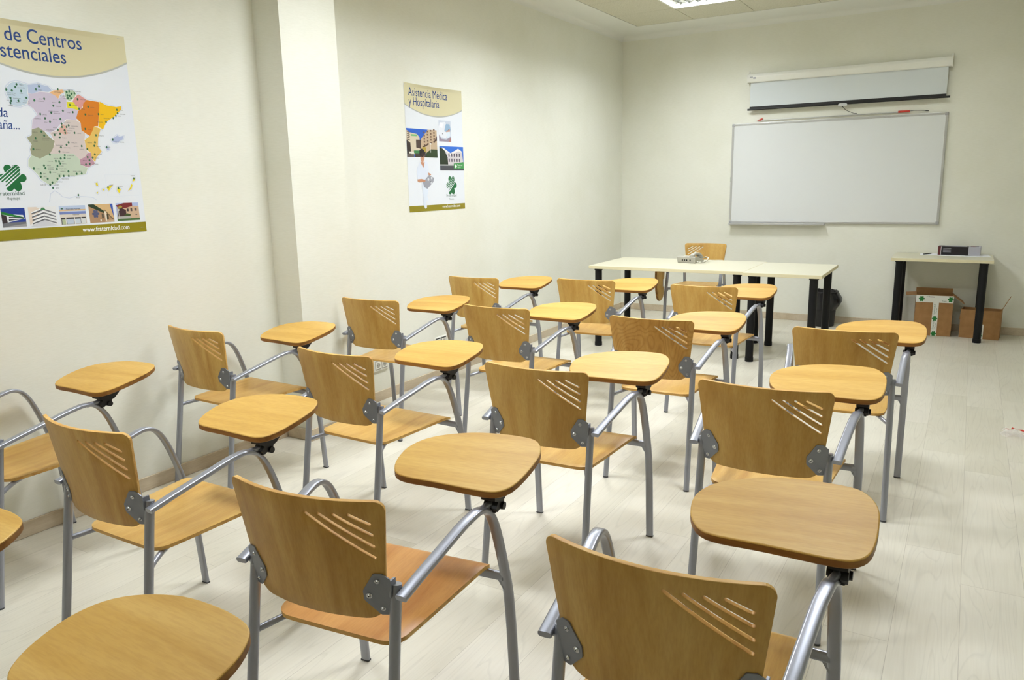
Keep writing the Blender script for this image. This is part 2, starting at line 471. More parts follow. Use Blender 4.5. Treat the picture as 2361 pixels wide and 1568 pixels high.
# recessed louvre lights
def light_thing(first=None):
    t = thing('ceiling_light', (0, 0, 0), 0, '', 'ceiling light', 'recessed square louvre lights in the tiled ceiling')
    w = .594; d = .10
    mb = MB()
    mb.box((0, 0, d), (w, w, .006), M['white'])
    for s in (-1, 1):
        mb.box((s*(w/2-.003), 0, d/2), (.006, w, d), M['white']); mb.box((0, s*(w/2-.003), d/2), (w-.012, .006, d), M['white'])
        mb.box((s*(w/2-.009), 0, -.002), (.018, w, .004), M['white']); mb.box((0, s*(w/2-.009), -.002), (w-.036, .018, .004), M['white'])
    mb.build('housing', t)
    lb = MB(); n = 7; cell = (w-.036)/n
    for k in range(1, n):
        p = -w/2+.018+k*cell
        # wedge-shaped mirror blades, thin at the bottom, wide at the top
        L = w/2-.018
        for ax in (0, 1):
            pts = []; m_ = 8*n if ax else 1
            for q in range(m_+1):
                u = -L+2*L*q/m_; ph = ((q % 8)/8*2-1) if ax else 0
                z0_ = .003+(.012*(1-ph*ph) if ax else 0)
                for dy, z in ((-.0005, z0_), (.0005, z0_), (.0048, .030), (-.0048, .030)):
                    pts.append((u, p+dy, z) if ax else (p+dy, u, z))
            fs = [(q*4+e, q*4+(e+1) % 4, (q+1)*4+(e+1) % 4, (q+1)*4+e) for q in range(m_) for e in range(4)]
            lb.add(pts, fs+[(3, 2, 1, 0), tuple(m_*4+e for e in range(4))], M['louvre'])
    lb.build('louvre', t)
    for s in (-1.5, -.5, .5, 1.5):
        tb = MB(); tb.cyl((s*.13, -.27, .075), (s*.13, .27, .075), .013, M['tube'], 12); tb.build('fluorescent_tube', t)
    return t
lt = light_thing()
LN = {(1, 1): 'square louvre ceiling light nearest the whiteboard wall, seen at the top of the picture', (1, 4): 'louvre ceiling light over the seats, next one back from the whiteboard end',
      (1, 7): 'louvre ceiling light over the front seats, level with the map poster', (1, 10): 'louvre ceiling light over the nearest seats, third back from the one at picture top',
      (1, 13): 'added louvre ceiling light farthest from the whiteboard wall, unseen fill for the chair backs',  # unseen fixture added as fill for the dark backrests
      (4, 7): 'louvre ceiling light over the aisle side of the seats, away from the postered wall',
      (4, 1): 'added unseen louvre ceiling light brightening the right end of the whiteboard wall'}  # unseen dim fixture added to lift the right of the back wall
LW = {(1, 1): .65, (1, 4): .95, (1, 7): .78, (1, 10): .62, (1, 13): .26, (4, 1): .12, (4, 7): .78}
for n, ij in enumerate(LIGHTS):
    p = (X0+(ij[0]+.5)*TS, Y0-(ij[1]+.5)*TS, H)
    if n == 0: lt.location = p; lt['label'] = LN[ij]
    else: dup(lt, p, 0, LN[ij])
    la = bpy.data.lights.new('lamp_glow', 'AREA'); la.shape = 'SQUARE'; la.size = .54
    la.energy = 66*LW[ij]; la.color = (.955, 1.0, 1.10); la.spread = math.radians(180)
    lo = bpy.data.objects.new('lamp_glow', la); COL.objects.link(lo); lo.location = (p[0], p[1], H+.045)
    lo.location.z = H+.045

w = bpy.data.worlds.new('world'); sc.world = w; w.use_nodes = True
w.node_tree.nodes['Background'].inputs[0].default_value = (.8, .85, 1, 1); w.node_tree.nodes['Background'].inputs[1].default_value = .02
# ------------------------------------------------------------------ tablet-arm chair
GRP = 'beech tablet-arm chairs set out in rows'
# local frame: rear feet on y = 0, sitter faces +y, tablet on the sitter's right (+x)
zt, zb = .845, .541
def hw(z): return .178 + (.2145-.178)*(z-zb)/(zt-zb)
def yedge(z): return .048 + (.096-.048)*(zt-z)/(zt-zb)
BULGE = .047
def back_surf(x, z):
    # inner (sitter side) surface; the bow is deepest in the middle
    q = 1-(x/.2145)**2
    y = yedge(z) - BULGE*q + .0105
    dx = -2*BULGE*x/.2145**2
    return (x, y, z), (dx, 1, .16)
back_out = round_poly([(-hw(zb), zb, .05), (hw(zb), zb, .05), (hw(zt), zt, .022), (-hw(zt), zt, .022)], 7)
slots = []
for (xa, za), (xb, zz) in (((.034, .808), (.176, .704)), ((.067, .809), (.177, .733)), ((.101, .810), (.177, .762)), ((.135, .811), (.176, .789))):
    a, b = Vector((xa, za)), Vector((xb, zz)); d = (b-a).normalized(); n = Vector((-d.y, d.x)); r = .0036
    L = (b-a).length; pts = []
    bow = 0.0
    def cpt(t): return a+(b-a)*t + n*(bow*4*t*(1-t)*.5)
    for k in range(9): pts.append(cpt(k/8)+n*r)
    for k in range(1, 4): q = PI/2-k*PI/4; pts.append(b+d*(r*math.cos(q))+n*(r*math.sin(q)))
    for k in range(9): pts.append(cpt(1-k/8)-n*r)
    for k in range(1, 4): q = -PI/2-k*PI/4; pts.append(a+d*(r*math.cos(q))+n*(r*math.sin(q)))
    slots.append([tuple(p) for p in pts])

def seat_surf(x, y):
    z = .4585 + .010*(y-.12)/.41
    z -= .008*(1-(x/.22)**2)*math.exp(-((y-.27)/.14)**2)
    if y > .50: z -= .011*((y-.50)/.035)**2
    return (x, y, z), (0, -.03, 1)
seat_out = round_poly([(-.182, .112, .05), (.182, .112, .05), (.222, .536, .012), (-.222, .536, .012)], 7)

TAB = [(.341,.575),(.337,.628),(.319,.668),(.294,.692),(.255,.702),(.20,.706),(.12,.702),(.06,.688),(.0,.662),(-.042,.627),(-.063,.58),(-.062,.53),(-.049,.486),(-.022,.451),(.02,.438),(.10,.434),(.18,.428),(.25,.423),(.295,.427),(.323,.452),(.336,.50)]
def tab_z(x, y): return .757+.021*(x-.14)+.2*(y-.58)
PIV = Vector((.27, .47, 0))
def make_tablet(fold=None):
    mb = MB(); o = catmull(TAB, 3); c = Vector((.14, .575)); n = len(o)
    rings = []
    for ins, dz in ((.003, 0), (.0008, -.0010), (0, -.0028), (0, -.0175), (.004, -.021)):
        r = []
        for x, y in o:
            d = (Vector((x, y))-c); k = 1-ins/d.length
            X, Y = c.x+d.x*k, c.y+d.y*k; r.append(Vector((X, Y, tab_z(X, Y)+dz)))
        rings.append(r)
    tf = fold or (lambda p: p)
    def add(vs, fs, mat, sm=False): mb.add([tf(v) for v in vs], fs, mat, sm)
    add(rings[0], [list(range(n))], M['wood_x'])
    for i in range(4):
        add(rings[i]+rings[i+1], [(k, n+k, n+(k+1) % n, (k+1) % n) for k in range(n)], M['wood_x'] if i < 2 else M['edge'], True)
    add(rings[4], [list(range(n))[::-1]], M['wood_x'])
    return mb
def make_bracket(fold=None):
    tf = fold or (lambda p: p); mb = MB()
    def pr(poly, x0, x1):
        lo = [tf(Vector((x0, y, z))) for y, z in poly]; hi = [tf(Vector((x1, y, z))) for y, z in poly]; n = len(poly)
        mb.add(lo, [list(range(n))], M['black']); mb.add(hi, [list(range(n))[::-1]], M['black'])
        mb.add(lo+hi, [(i, n+i, n+(i+1) % n, (i+1) % n) for i in range(n)], M['black'])
    u = lambda y: tab_z(.27, y)-.021
    pr([(.432, u(.432)), (.432, u(.432)-.010), (.45, .690), (.438, .676), (.446, .664), (.462, .668), (.474, .660), (.486, .668), (.487, .684), (.502, .690), (.520, .706), (.535, u(.535)-.008), (.542, u(.542))], .250, .290)
    pr([(.46, u(.46)), (.46, u(.46)-.008), (.60, u(.60)-.008), (.60, u(.60))], .235, .305)
    pr([(.60, u(.60)), (.60, u(.60)-.007), (.64, u(.64)-.004), (.64, u(.64))], .245, .295)
    return mb
def make_knob():
    mb = MB(); mb.cyl((.244, .476, .671), (.296, .476, .671), .0105, M['black'], 12); mb.box((.27, .452, .668), (.03, .016, .016), M['black'], bev=.003)
    return mb

ARM = [(.231, .070, .608), (.236, .15, .628), (.243, .25, .652), (.249, .325, .6705), (.253, .355, .6770), (.2565, .385, .6815), (.259, .410, .6795), (.261, .432, .670), (.2625, .450, .654), (.2635, .468, .627), (.264, .485, .590), (.2645, .503, .540), (.265, .520, .485), (.2655, .533, .440)]
LEGF = [(.2655, .533, .440), (.266, .542, .405), (.266, .549, .375), (.266, .555, .335), (.266, .5645, .25), (.266, .580, .0)]
def plate_poly():
    return round_poly([(.166, .664, .006), (.184, .664, .006), (.1995, .650, .004), (.1995, .576, .004), (.188, .556, .006), (.170, .556, .006), (.138, .594, .012), (.138, .619, .012)], 3)
def make_chair(label, fold=None):
    t = thing('tablet_arm_chair', (0, 0, 0), 0, label, 'chair', GRP)
    mb = MB(); sheet(seat_out, [], .04, seat_surf, .0115, mb, M['wood_y'], M['edge_light']); mb.build('seat', t, bevel=.0018)
    mb = MB(); sheet(back_out, slots, .033, back_surf, .0105, mb, M['wood_z'], M['edge_light']); mb.build('backrest', t, bevel=.0016)
    for s in (-1, 1):
        mb = MB()
        mb.tube([(s*.212, 0, .006), (s*.208, .047, .312), (s*.204, .0945, .6265)], .0135, M['steel'], 16)
        mb.cyl((s*.212, -.001, 0), (s*.212, 0, .006), .0137, M['cap'], 16)
        mb.build('leg', t)
        mb = MB(); mb.tube([(s*x, y, max(z, .006)) for x, y, z in LEGF], .0078, M['steel'], 14, wide=.0152, side=(1, 0, 0))
        mb.box((s*.266, .580, .003), (.0306, .0160, .006), M['cap'], bev=.002)
        mb.build('leg', t)
        mb = MB()
        pts = catmull([(s*x, y, z) for x, y, z in ARM], 3, False)
        mb.tube(pts, .0078, M['steel'], 14, wide=.0152, side=(1, 0, 0))
        mb.cyl((s*.205, .0915, .604), (s*.226, .092, .606), .0085, M['steel'], 10)   # weld stub to the rear leg
        if s > 0 and not fold:
            mb.tube([(.2585, .402, .6795), (.262, .430, .6800), (.268, .452, .682)], .0095, M['steel'], 12)
        mb.build('armrest', t)
        # bolted plate on the outside of the backrest
        mb = MB(); poly = plate_poly(); n = len(poly)
        fr, bk = [], []
        for x, z in poly:
            P, nn = back_surf(x*s, z); P = Vector(P); nn = Vector(nn).normalized()
            fr.append(P-nn*.0106); bk.append(P-nn*.0136)
        fc = (list(range(n)), list(range(n))[::-1]) if s > 0 else (list(range(n))[::-1], list(range(n)))
        mb.add(fr, [fc[1]], M['plate']); mb.add(bk, [fc[0]], M['plate'])
        mb.add(fr+bk, [(i, (i+1) % n, n+(i+1) % n, n+i) if s < 0 else (i, n+i, n+(i+1) % n, (i+1) % n) for i in range(n)], M['plate'])
        mb.box((s*.2005, .0845, .622), (.006, .022, .040), M['plate'])
        pl = mb.build('hinge_plate', t, bevel=.0008)
        for (bx, bz), r in (((.1505, .607), .0072), ((.172, .645), .0058), ((.176, .573), .0058)):
            P, nn = back_surf(bx*s, bz); P = Vector(P); nn = Vector(nn).normalized()
            b = MB(); b.cyl(P-nn*.0134, P-nn*.0150, r, M['zinc'], 14); b.cyl(P-nn*.0148, P-nn*.0178, r*.72, M['zinc'], 12, r2=r*.45)
            b.cyl(P-nn*.0178, P-nn*.0181, r*.25, M['black'], 6)
            b.build('bolt', pl)
    mb = MB()
    for s in (-1, 1):
        mb.tube(catmull([(s*.206, .068, .425), (s*.165, .14, .437), (s*.125, .235, .440), (s*.112, .34, .441), (s*.112, .44, .444), (s*.112, .525, .442)], 4, False), .0088, M['steel'], 12)
        mb.prism(round_poly([(0, 0, .0), (.048, 0, .012), (.048, -.012, .004), (.02, -.020, .012), (0, -.052, .0)], 4), .004, M['steel'],
                 Matrix(((-s, 0, 0, s*.258), (0, 0, 1, .536), (0, 1, 0, .438), (0, 0, 0, 1))))
        mb.box((s*.10, .30, .446), (.03, .05, .006), M['steel'])
    mb.tube([(-.258, .534, .430), (.258, .534, .430)], .0068, M['steel'], 14, wide=.0135, side=(0, 0, 1))
    mb.build('under_frame', t)
    if fold:
        tb = make_tablet(fold).build('writing_tablet', t); br = make_bracket(fold).build('tablet_bracket', t)
        k = MB(); k.box((-.0, 0, 0), (.001, .045, .075), M['paper']); k.box((.0008, .011, 0), (.001, .02, .07), M['green'])
        s = k.build('sticker', tb); s.location = (.293, .53, .485)
    else:
        tb = make_tablet().build('writing_tablet', t, origin=PIV)
        br = make_bracket().build('tablet_bracket', t)
        make_knob().build('clamp_knob', br)
    return t

SEATS = {
 'A': (3.072, -7.241, .020), 'B': (2.275, -7.304, .108), 'C': (1.333, -7.260, .007), 'Z': (.336, -7.190, .046),
 'W': (2.204, -8.312, -.042), 'X': (1.438, -8.283, 0), 'F': (.310, -6.118, -.035), 'G': (1.309, -6.209, -.036),
 'E': (2.186, -6.082, .022), 'D': (2.981, -5.979, .032), 'H': (.473, -5.025, .038), 'I': (1.321, -4.969, -.002),
 'J': (2.212, -4.961, .032), 'K': (3.080, -4.892, .074), 'L': (.468, -3.904, .009), 'M': (1.283, -3.735, .054), 'N': (2.106, -3.751, .014),
}
LBL = {
 'A': 'nearest beech tablet-arm chair, bottom right, its backrest cut by the picture bottom',
 'B': 'large beech tablet-arm chair at bottom centre, turned slightly, whole backrest and orange-toned seat showing',
 'C': 'beech tablet-arm chair at lower left, its whole backrest in view left of the bottom-centre chair',
 'Z': 'tablet-arm chair cut by the left edge, only seat, bent arms and raised tablet visible',
 'W': 'tablet-arm chair below the frame, its big rounded tablet filling the bottom left corner',
 'X': 'tablet-arm chair outside the frame, only a tablet tip poking in at the left edge',
 'F': 'beech tablet-arm chair against the left wall just in front of the pillar',
 'G': 'beech tablet-arm chair directly right of the one beside the pillar, second in its row',
 'E': 'beech tablet-arm chair with plain backrest, right behind the tablet of the bottom-centre chair',
 'D': 'beech tablet-arm chair seen square from behind, just beyond the nearest right-hand tablet',
 'H': 'beech tablet-arm chair next to the left wall just beyond the pillar, by the cream socket',
 'I': 'beech tablet-arm chair right of the one just beyond the pillar, plain-grained backrest',
 'J': 'tablet-arm chair with swirling cathedral grain on its backrest, in the middle of the seating',
 'K': 'beech tablet-arm chair beside the aisle, the farthest right one, its tablet before the boxes',
 'L': 'farthest left beech tablet-arm chair, next to the wall in the row facing the desks',
 'M': 'beech tablet-arm chair in the row facing the desks, before the left desk legs',
 'N': 'beech tablet-arm chair at right end of the row facing the desks, before their joint',
}
YAW = {'A': .065, 'D': .049, 'E': .10, 'C': .02, 'G': .02}
first = None
for k, (x, y, th) in SEATS.items():
    if first is None:
        first = make_chair(LBL[k]); first.location = (x, y, 0); first.rotation_euler = (0, 0, th); c = first
    else: c = dup(first, (x, y, 0), th, LBL[k])
    for ch in c.children:
        sw = {('J', 'backrest'): 'swirl', ('B', 'seat'): 'wood_orange'}.get((k, ch.name.split('.')[0]))
        if sw: ch.material_slots[0].link = 'OBJECT'; ch.material_slots[0].material = M[sw]
        if ch.name.startswith('writing_tablet'): ch.rotation_euler = (0, 0, YAW.get(k, 0))
# teacher's chair behind the desk, tablet folded down beside the arm
def fold(p):
    d = tab_z(p.x, p.y)-p.z              # depth under the top face
    return Vector((.315-d, .10+p.y*.93, .715-(.337-p.x)))
t = make_chair('beech tablet-arm chair behind the desks facing the class, tablet folded down at its side', fold)
t.location = (1.186, -.554, 0); t.rotation_euler = (0, 0, 3.192); del t['group']
# ------------------------------------------------------------------ desks
def desk(name, x0, x1, y0, y1, label, far_legs=True):
    t = thing(name, ((x0+x1)/2, (y0+y1)/2, 0), 0, label, 'desk', 'cream topped tables with round black legs')
    w, d = x1-x0, y1-y0
    mb = MB(); mb.box((0, 0, .747-.0135), (w, d, .027), M['desk_edge'], bev=.002); mb.box((0, 0, .7471), (w-.004, d-.004, .0008), M['desk'])
    mb.build('table_top', t)
    for sx in (-1, 1):
        for sy in (-1, 1):
            px, py = sx*(w/2-.068), sy*(d/2-.068)
            g = MB(); g.cyl((px, py, .03), (px, py, .712), .0315, M['leg_black'], 24); g.cyl((px, py, .0), (px, py, .035), .034, M['leg_black'], 24)
            g.cyl((px, py, .705), (px, py, .7205), .037, M['leg_black'], 24)
            g.build('leg', t)
    f = MB()
    for sy in (-1, 1): f.box((0, sy*(d/2-.15), .713), (w-.2, .03, .014), M['leg_black'])
    for sx in (-1, 1): f.box((sx*(w/2-.075), 0, .713), (.03, d-.2, .014), M['leg_black'])
    f.build('apron_frame', t)
    return t
desk('desk', .560, 1.955, -2.096, -1.262, 'long cream-topped desk on the left, holding the telephone')
desk('desk', 1.957, 2.567, -2.153, -1.316, 'shorter cream-topped desk butted to the right end of the long one, wastebin behind it')
desk('desk', 2.916, 3.724, -.577, -.014, 'small cream table against the whiteboard wall with cardboard boxes underneath')

# ------------------------------------------------------------------ telephone
t = thing('telephone', (1.325, -1.515, .7476), math.radians(-6), 'light grey desk telephone with curled handset cord, on the left desk', 'telephone')
mb = MB()
# wedge body, high at the rear (towards the class)
W2, D2 = .085, .10
prof = [(-D2, 0), (D2, 0), (D2+.004, .018), (-D2+.03, .060), (-D2-.008, .062), (-D2-.012, .052)]
vs = []
for s in (-1, 1): vs += [Vector((s*(W2+(.006 if z > .03 else 0)), y, z)) for y, z in prof]
n = len(prof)
mb.add(vs, [list(range(n)), list(range(n, 2*n))[::-1]]+[(i, i+n, (i+1) % n+n, (i+1) % n) for i in range(n)], M['phone'])
b = mb.build('base', t, bevel=.004)
mb = MB()
for k, x in enumerate((-.035, -.014, .007, .040)): mb.box((x, -D2-.0065, .028), (.012, .003, .014), M['black'])
mb.build('socket_row', b)
mb = MB()
for r in range(4):
    for c in range(3): mb.box((-.045+c*.022, -.03+r*.022, .056-(r*.022)*.32+.0), (.014, .013, .012), M['phone2'], bev=.002)
mb.build('keypad', b)
mb = MB()
mb.tube(catmull([(.052, -.105, .060), (.056, -.08, .076), (.058, -.03, .083), (.058, .04, .074), (.056, .085, .054), (.054, .105, .036)], 5, False), .011, M['phone'], 14, wide=.019, side=(1, 0, 0))
mb.cyl((.054, -.088, .052), (.056, -.088, .078), .023, M['phone'], 18); mb.cyl((.054, .080, .024), (.056, .080, .058), .023, M['phone'], 18)
mb.box((.0775, -.02, .066), (.002, .06, .007), M['black'])
mb.build('handset', t)
pts = []
path = catmull([(.056, .092, .030), (.10, .105, .040), (.140, .07, .038), (.155, .0, .022), (.142, -.055, .010), (.115, -.075, .010), (.090, -.070, .012)], 22, False)
for i, p in enumerate(path):
    a = i*2.2; q = Vector(p); tdir = (Vector(path[min(i+1, len(path)-1)])-Vector(path[max(0, i-1)])).normalized()
    X = tdir.cross(Vector((0, 0, 1))).normalized(); Y = tdir.cross(X)
    pts.append(q+X*math.cos(a)*.0040+Y*math.sin(a)*.0040)
mb = MB(); mb.tube(pts, .0042, M['phone2'], 6); mb.build('coiled_cord', t)
o = MB(); o.tube(catmull([(.10, .115, .004), (.19, .255, .003), (.217, .272, -.02), (.214, .275, -.10), (.222, .28, -.18), (.217, .275, -.27), (.218, .275, -.40), (.20, .28, -.742), (.22, .40, -.745), (.2, .9, -.745)], 6, False), .0022, M['phone2'], 6)
o = o.build('telephone_cable'); o.location = t.location; o.rotation_euler = t.rotation_euler
tag(o, 'thin pale telephone cable hanging down behind the left desk before the teacher chair', 'cable')

# ------------------------------------------------------------------ whiteboard
t = thing('whiteboard', (2.2605, -.001, 1.54), 0, 'wide blank whiteboard with aluminium frame on the back wall', 'whiteboard')
w, h = 1.995, 1.035
mb = MB(); mb.box((0, -.010, 0), (w-.02, .014, h-.02), M['board']); mb.build('panel', t)
mb = MB()
for s in (-1, 1):
    mb.box((0, -.011, s*(h/2-.011)), (w-.05, .020, .022), M['alu'], bev=.003); mb.box((s*(w/2-.011), -.011, 0), (.022, .020, h-.05), M['alu'], bev=.003)
mb.build('frame', t)
for sx in (-1, 1):
    for sz in (-1, 1):
        mb = MB(); mb.box((sx*(w/2-.014), -.0115, sz*(h/2-.014)), (.030, .023, .030), M['corner'], bev=.005); mb.build('corner_cap', t)
mb = MB()
mb.box((-.505, -.038, -h/2-.012), (.965, .074, .003), M['alu']); mb.box((-.505, -.0745, -h/2-.006), (.965, .003, .016), M['alu']); mb.box((-.505, -.004, -h/2-.004), (.965, .004, .02), M['alu'])
mb.build('pen_tray', t, bevel=.001)
mb = MB(); mb.box((-w/2-.0006, -.011, -.055), (.0012, .014, .05), M['green']); mb.box((-w/2-.0007, -.011, -.105), (.0012, .014, .045), M['paper'])
text_mesh(mb, '. . . . . . .', .018, Matrix(((1, 0, 0, -w/2+.03), (0, 0, 1, -.0178), (0, 1, 0, -h/2+.026), (0, 0, 0, 1))), M['print_black'])
mb.build('maker_sticker', t)

# pointer lying along the top of the board
t = thing('pointer_stick', (2.22, -.013, 2.0745), 0, 'thin telescopic pointer with red arrow tip and red grip lying on top of the whiteboard', 'pointer')
mb = MB(); mb.cyl((-.665, 0, .006), (0, 0, .006), .0035, M['alu'], 10); mb.cyl((0, 0, .006), (.62, 0, .006), .0048, M['alu'], 10); mb.build('rod', t)
mb = MB(); mb.prism([(-.705, .007), (-.645, .030), (-.657, .008), (-.645, -.001+.002)], .006, M['red'], Matrix(((1, 0, 0, 0), (0, 0, 1, -.003), (0, 1, 0, 0), (0, 0, 0, 1)))); mb.build('arrow_tip', t)
mb = MB(); mb.cyl((.615, 0, .0105), (.715, 0, .0105), .0100, M['red'], 14); mb.build('grip', t)
mb = MB(); mb.tube(catmull([(.715, 0, .012), (.76, 0, .014), (.80, .0, .0115), (.86, 0, .004)], 5, False), .0022, M['black'], 8); mb.cyl((.845, 0, .006), (.872, 0, .0045), .004, M['black'], 8); mb.build('wrist_cord', t)

# ------------------------------------------------------------------ projection screen
t = thing('projector_screen', (2.336, -.001, 2.5), 0, 'roll-down projection screen in a white case, partly pulled down above the whiteboard', 'projection screen')
mb = MB()
prof = round_poly([(-.004, -.043, .0), (-.078, -.043, .014), (-.088, .012, .02), (-.070, .043, .016), (-.004, .043, 0)], 5)
mb.prism(prof, 1.826, M['white'], Matrix(((0, 0, 1, -.913), (1, 0, 0, 0), (0, 1, 0, 0), (0, 0, 0, 1))))
mb.build('case', t)
for s in (-1, 1):
    mb = MB(); mb.prism(round_poly([(-.0, -.047, .0), (-.082, -.047, .016), (-.093, .014, .02), (-.074, .047, .012), (-.02, .047, .0), (-.02, .075, .006), (-.0, .075, 0)], 4), .008, M['white'], Matrix(((0, 0, 1, s*.913-(.008 if s < 0 else 0)), (1, 0, 0, 0), (0, 1, 0, 0), (0, 0, 0, 1))))
    mb.cyl((s*.917, -.012, .066), (s*.917, -.0125, .066), .003, M['black'], 8)
    mb.box((s*.909, -.003, .060), (.012, .006, .022), M['white']); mb.build('end_bracket', t)
mb = MB(); mb.box((-.878, -.0895, .008), (.03, .0016, .012), M['corner']); mb.box((-.845, -.0892, -.001), (.026, .0016, .016), M['grey_print']); mb.build('case_label', t)
mb = MB(); mb.box((0, -.055, -.165), (1.780, .0012, .245), M['fabric']); mb.build('screen_sheet', t)
mb = MB(); mb.box((0, -.055, -.296), (1.782, .010, .030), M['black']); mb.cyl((-.912, -.055, -.309), (.922, -.055, -.309), .0095, M['black'], 14); mb.build('bottom_bar', t)
mb = MB(); mb.prism(round_poly([(-.042, -.016, .004), (.042, -.016, .004), (.042, 0, .004), (.025, .010, .008), (-.025, .010, .008), (-.042, 0, .004)], 4), .006, M['clear'], Matrix(((1, 0, 0, .008), (0, 0, 1, -.071), (0, 1, 0, -.315), (0, 0, 0, 1)))); mb.build('pull_handle', t)
mb = MB(); mb.cyl((.008, -.067, -.333), (.008, -.067, -.340), .007, M['black'], 10); mb.tube(catmull([(.008, -.067, -.335), (.02, -.064, -.352), (.045, -.055, -.375), (.085, -.040, -.394), (.11, -.030, -.405), (.14, -.028, -.408)], 5, False), .0024, M['black'], 8); mb.build('pull_cord', t)

# ------------------------------------------------------------------ wastebin with bag
t = thing('wastebin', (2.305, -.185, 0), 0, 'black wastebin lined with a black bag standing on the floor behind the short desk', 'bin')
mb = MB(); n = 32
rings = [(.0, .095), (.004, .105), (.345, .128), (.357, .134), (.360, .130), (.345, .124), (.012, .100), (.010, 0.001)]
vs = []
for z, r in rings: vs += [(r*math.cos(2*PI*k/n), r*math.sin(2*PI*k/n), z) for k in range(n)]
mb.add(vs, [(i*n+k, i*n+(k+1) % n, (i+1)*n+(k+1) % n, (i+1)*n+k) for i in range(len(rings)-1) for k in range(n)], M['black'], True)
mb.add(vs[:n], [list(range(n))[::-1]], M['black'])
mb.build('bin_body', t)
mb = MB(); vs = []; m = 40; rnd = random.Random(3)
lev = [(.17, -.008), (.195, .002), (.225, .018), (.255, .032), (.285, .030), (.315, .018), (.345, .004), (.362, -.002), (.358, -.008), (.33, -.012)]
for q, (z, e) in enumerate(lev):
    for k in range(m):
        a = 2*PI*k/m; bulge = max(0, math.cos(a-.1))**3
        r = .128+e*(.10+1.15*bulge)+.0035*math.sin(k*2.7+q*1.3)*(1 if q < 7 else .2)
        if math.sin(a) > .85: r = min(r, .145)
        vs.append((r*math.cos(a), min(r*math.sin(a), .165), z+.004*math.sin(k*1.9)))
mb.add(vs, [(i*m+k, i*m+(k+1) % m, (i+1)*m+(k+1) % m, (i+1)*m+k) for i in range(len(lev)-1) for k in range(m)], M['bag'], True)
mb.build('bin_bag', t)

# ------------------------------------------------------------------ clover emblem
def clover_polys(s, stripes=True):
    """two wide side lobes, two lobes above and two below, as in the emblem; returns polygons centred on 0,0"""
    def cap(cx, cy, L, r, ang, n=10):
        p = []
        for k in range(n+1): a = -PI/2+PI*k/n; p.append((L+r*math.cos(a), r*math.sin(a)))
        p += [(0, r), (0, -r)]
        c, d = math.cos(ang), math.sin(ang)
        return [((x*c-y*d+cx)*s, (x*d+y*c+cy)*s) for x, y in p]
    return [cap(0, .0, .34, .155, 0), cap(0, .0, .34, .155, PI), cap(-.05, 0, .35, .15, math.radians(104)), cap(.07, 0, .35, .15, math.radians(76)), cap(-.07, 0, .35, .15, math.radians(256)), cap(.05, 0, .35, .15, math.radians(284)), [(-.16*s, -.16*s), (.16*s, -.16*s), (.16*s, .16*s), (-.16*s, .16*s)]]
_cl = {}
def clover(mb, T, s, mat, stripe=None, lobes=10):
    """one flat outline made from the union of the lobes"""
    if lobes not in _cl:
        P = clover_polys(1.0); vs = []; es = []
        for p in P:
            p = p if lobes == 10 else p[::3] if len(p) > 6 else p
            o = len(vs); vs += [Vector(q) for q in p]; es += [(o+i, o+(i+1) % len(p)) for i in range(len(p))]
        V, E_, F, *_ = delaunay_2d_cdt(vs, es, [], 0, 1e-5)
        F = [list(f) for f in F if any(inside((sum(V[i][0] for i in f)/len(f), sum(V[i][1] for i in f)/len(f)), p) for p in P)]
        _cl[lobes] = ([tuple(v) for v in V], F)
    V, F = _cl[lobes]
    mb.add([T @ Vector((x*s, y*s, 0)) for x, y in V], F, mat)
    if stripe:
        for k in range(5):
            o = (-.20+k*.095)*s; L = .52*s; wd = (.018+.004*k)*s
            d = Vector((.78, .63)); nrm = Vector((-.63, .78)); c = nrm*o*-1+Vector((-.10, .04))*s
            p = [c+d*L+nrm*wd*.3, c-d*L*.85+nrm*wd, c-d*L*.85-nrm*wd, c+d*L-nrm*wd*.3]
            flat(mb, [tuple(q) for q in p], T @ Matrix.Translation((0, 0, .0004)), stripe)
def flat(mb, poly, T, mat): # flat printed patch
    a = sum(poly[i-1][0]*poly[i][1]-poly[i][0]*poly[i-1][1] for i in range(len(poly)))
    if a < 0: poly = poly[::-1]
    if len(poly) > 4:
        V, E_, F, *_ = delaunay_2d_cdt([Vector(p) for p in poly], [(i, (i+1) % len(poly)) for i in range(len(poly))], [], 1, 1e-7)
        fs = []
        for f in F:
            c = (sum(V[i][0] for i in f)/len(f), sum(V[i][1] for i in f)/len(f))
            if inside(c, poly): fs.append(list(f))
        mb.add([T @ Vector((v[0], v[1], 0)) for v in V], fs, mat)
    else: mb.add([T @ Vector((x, y, 0)) for x, y in poly], [list(range(len(poly)))], mat)
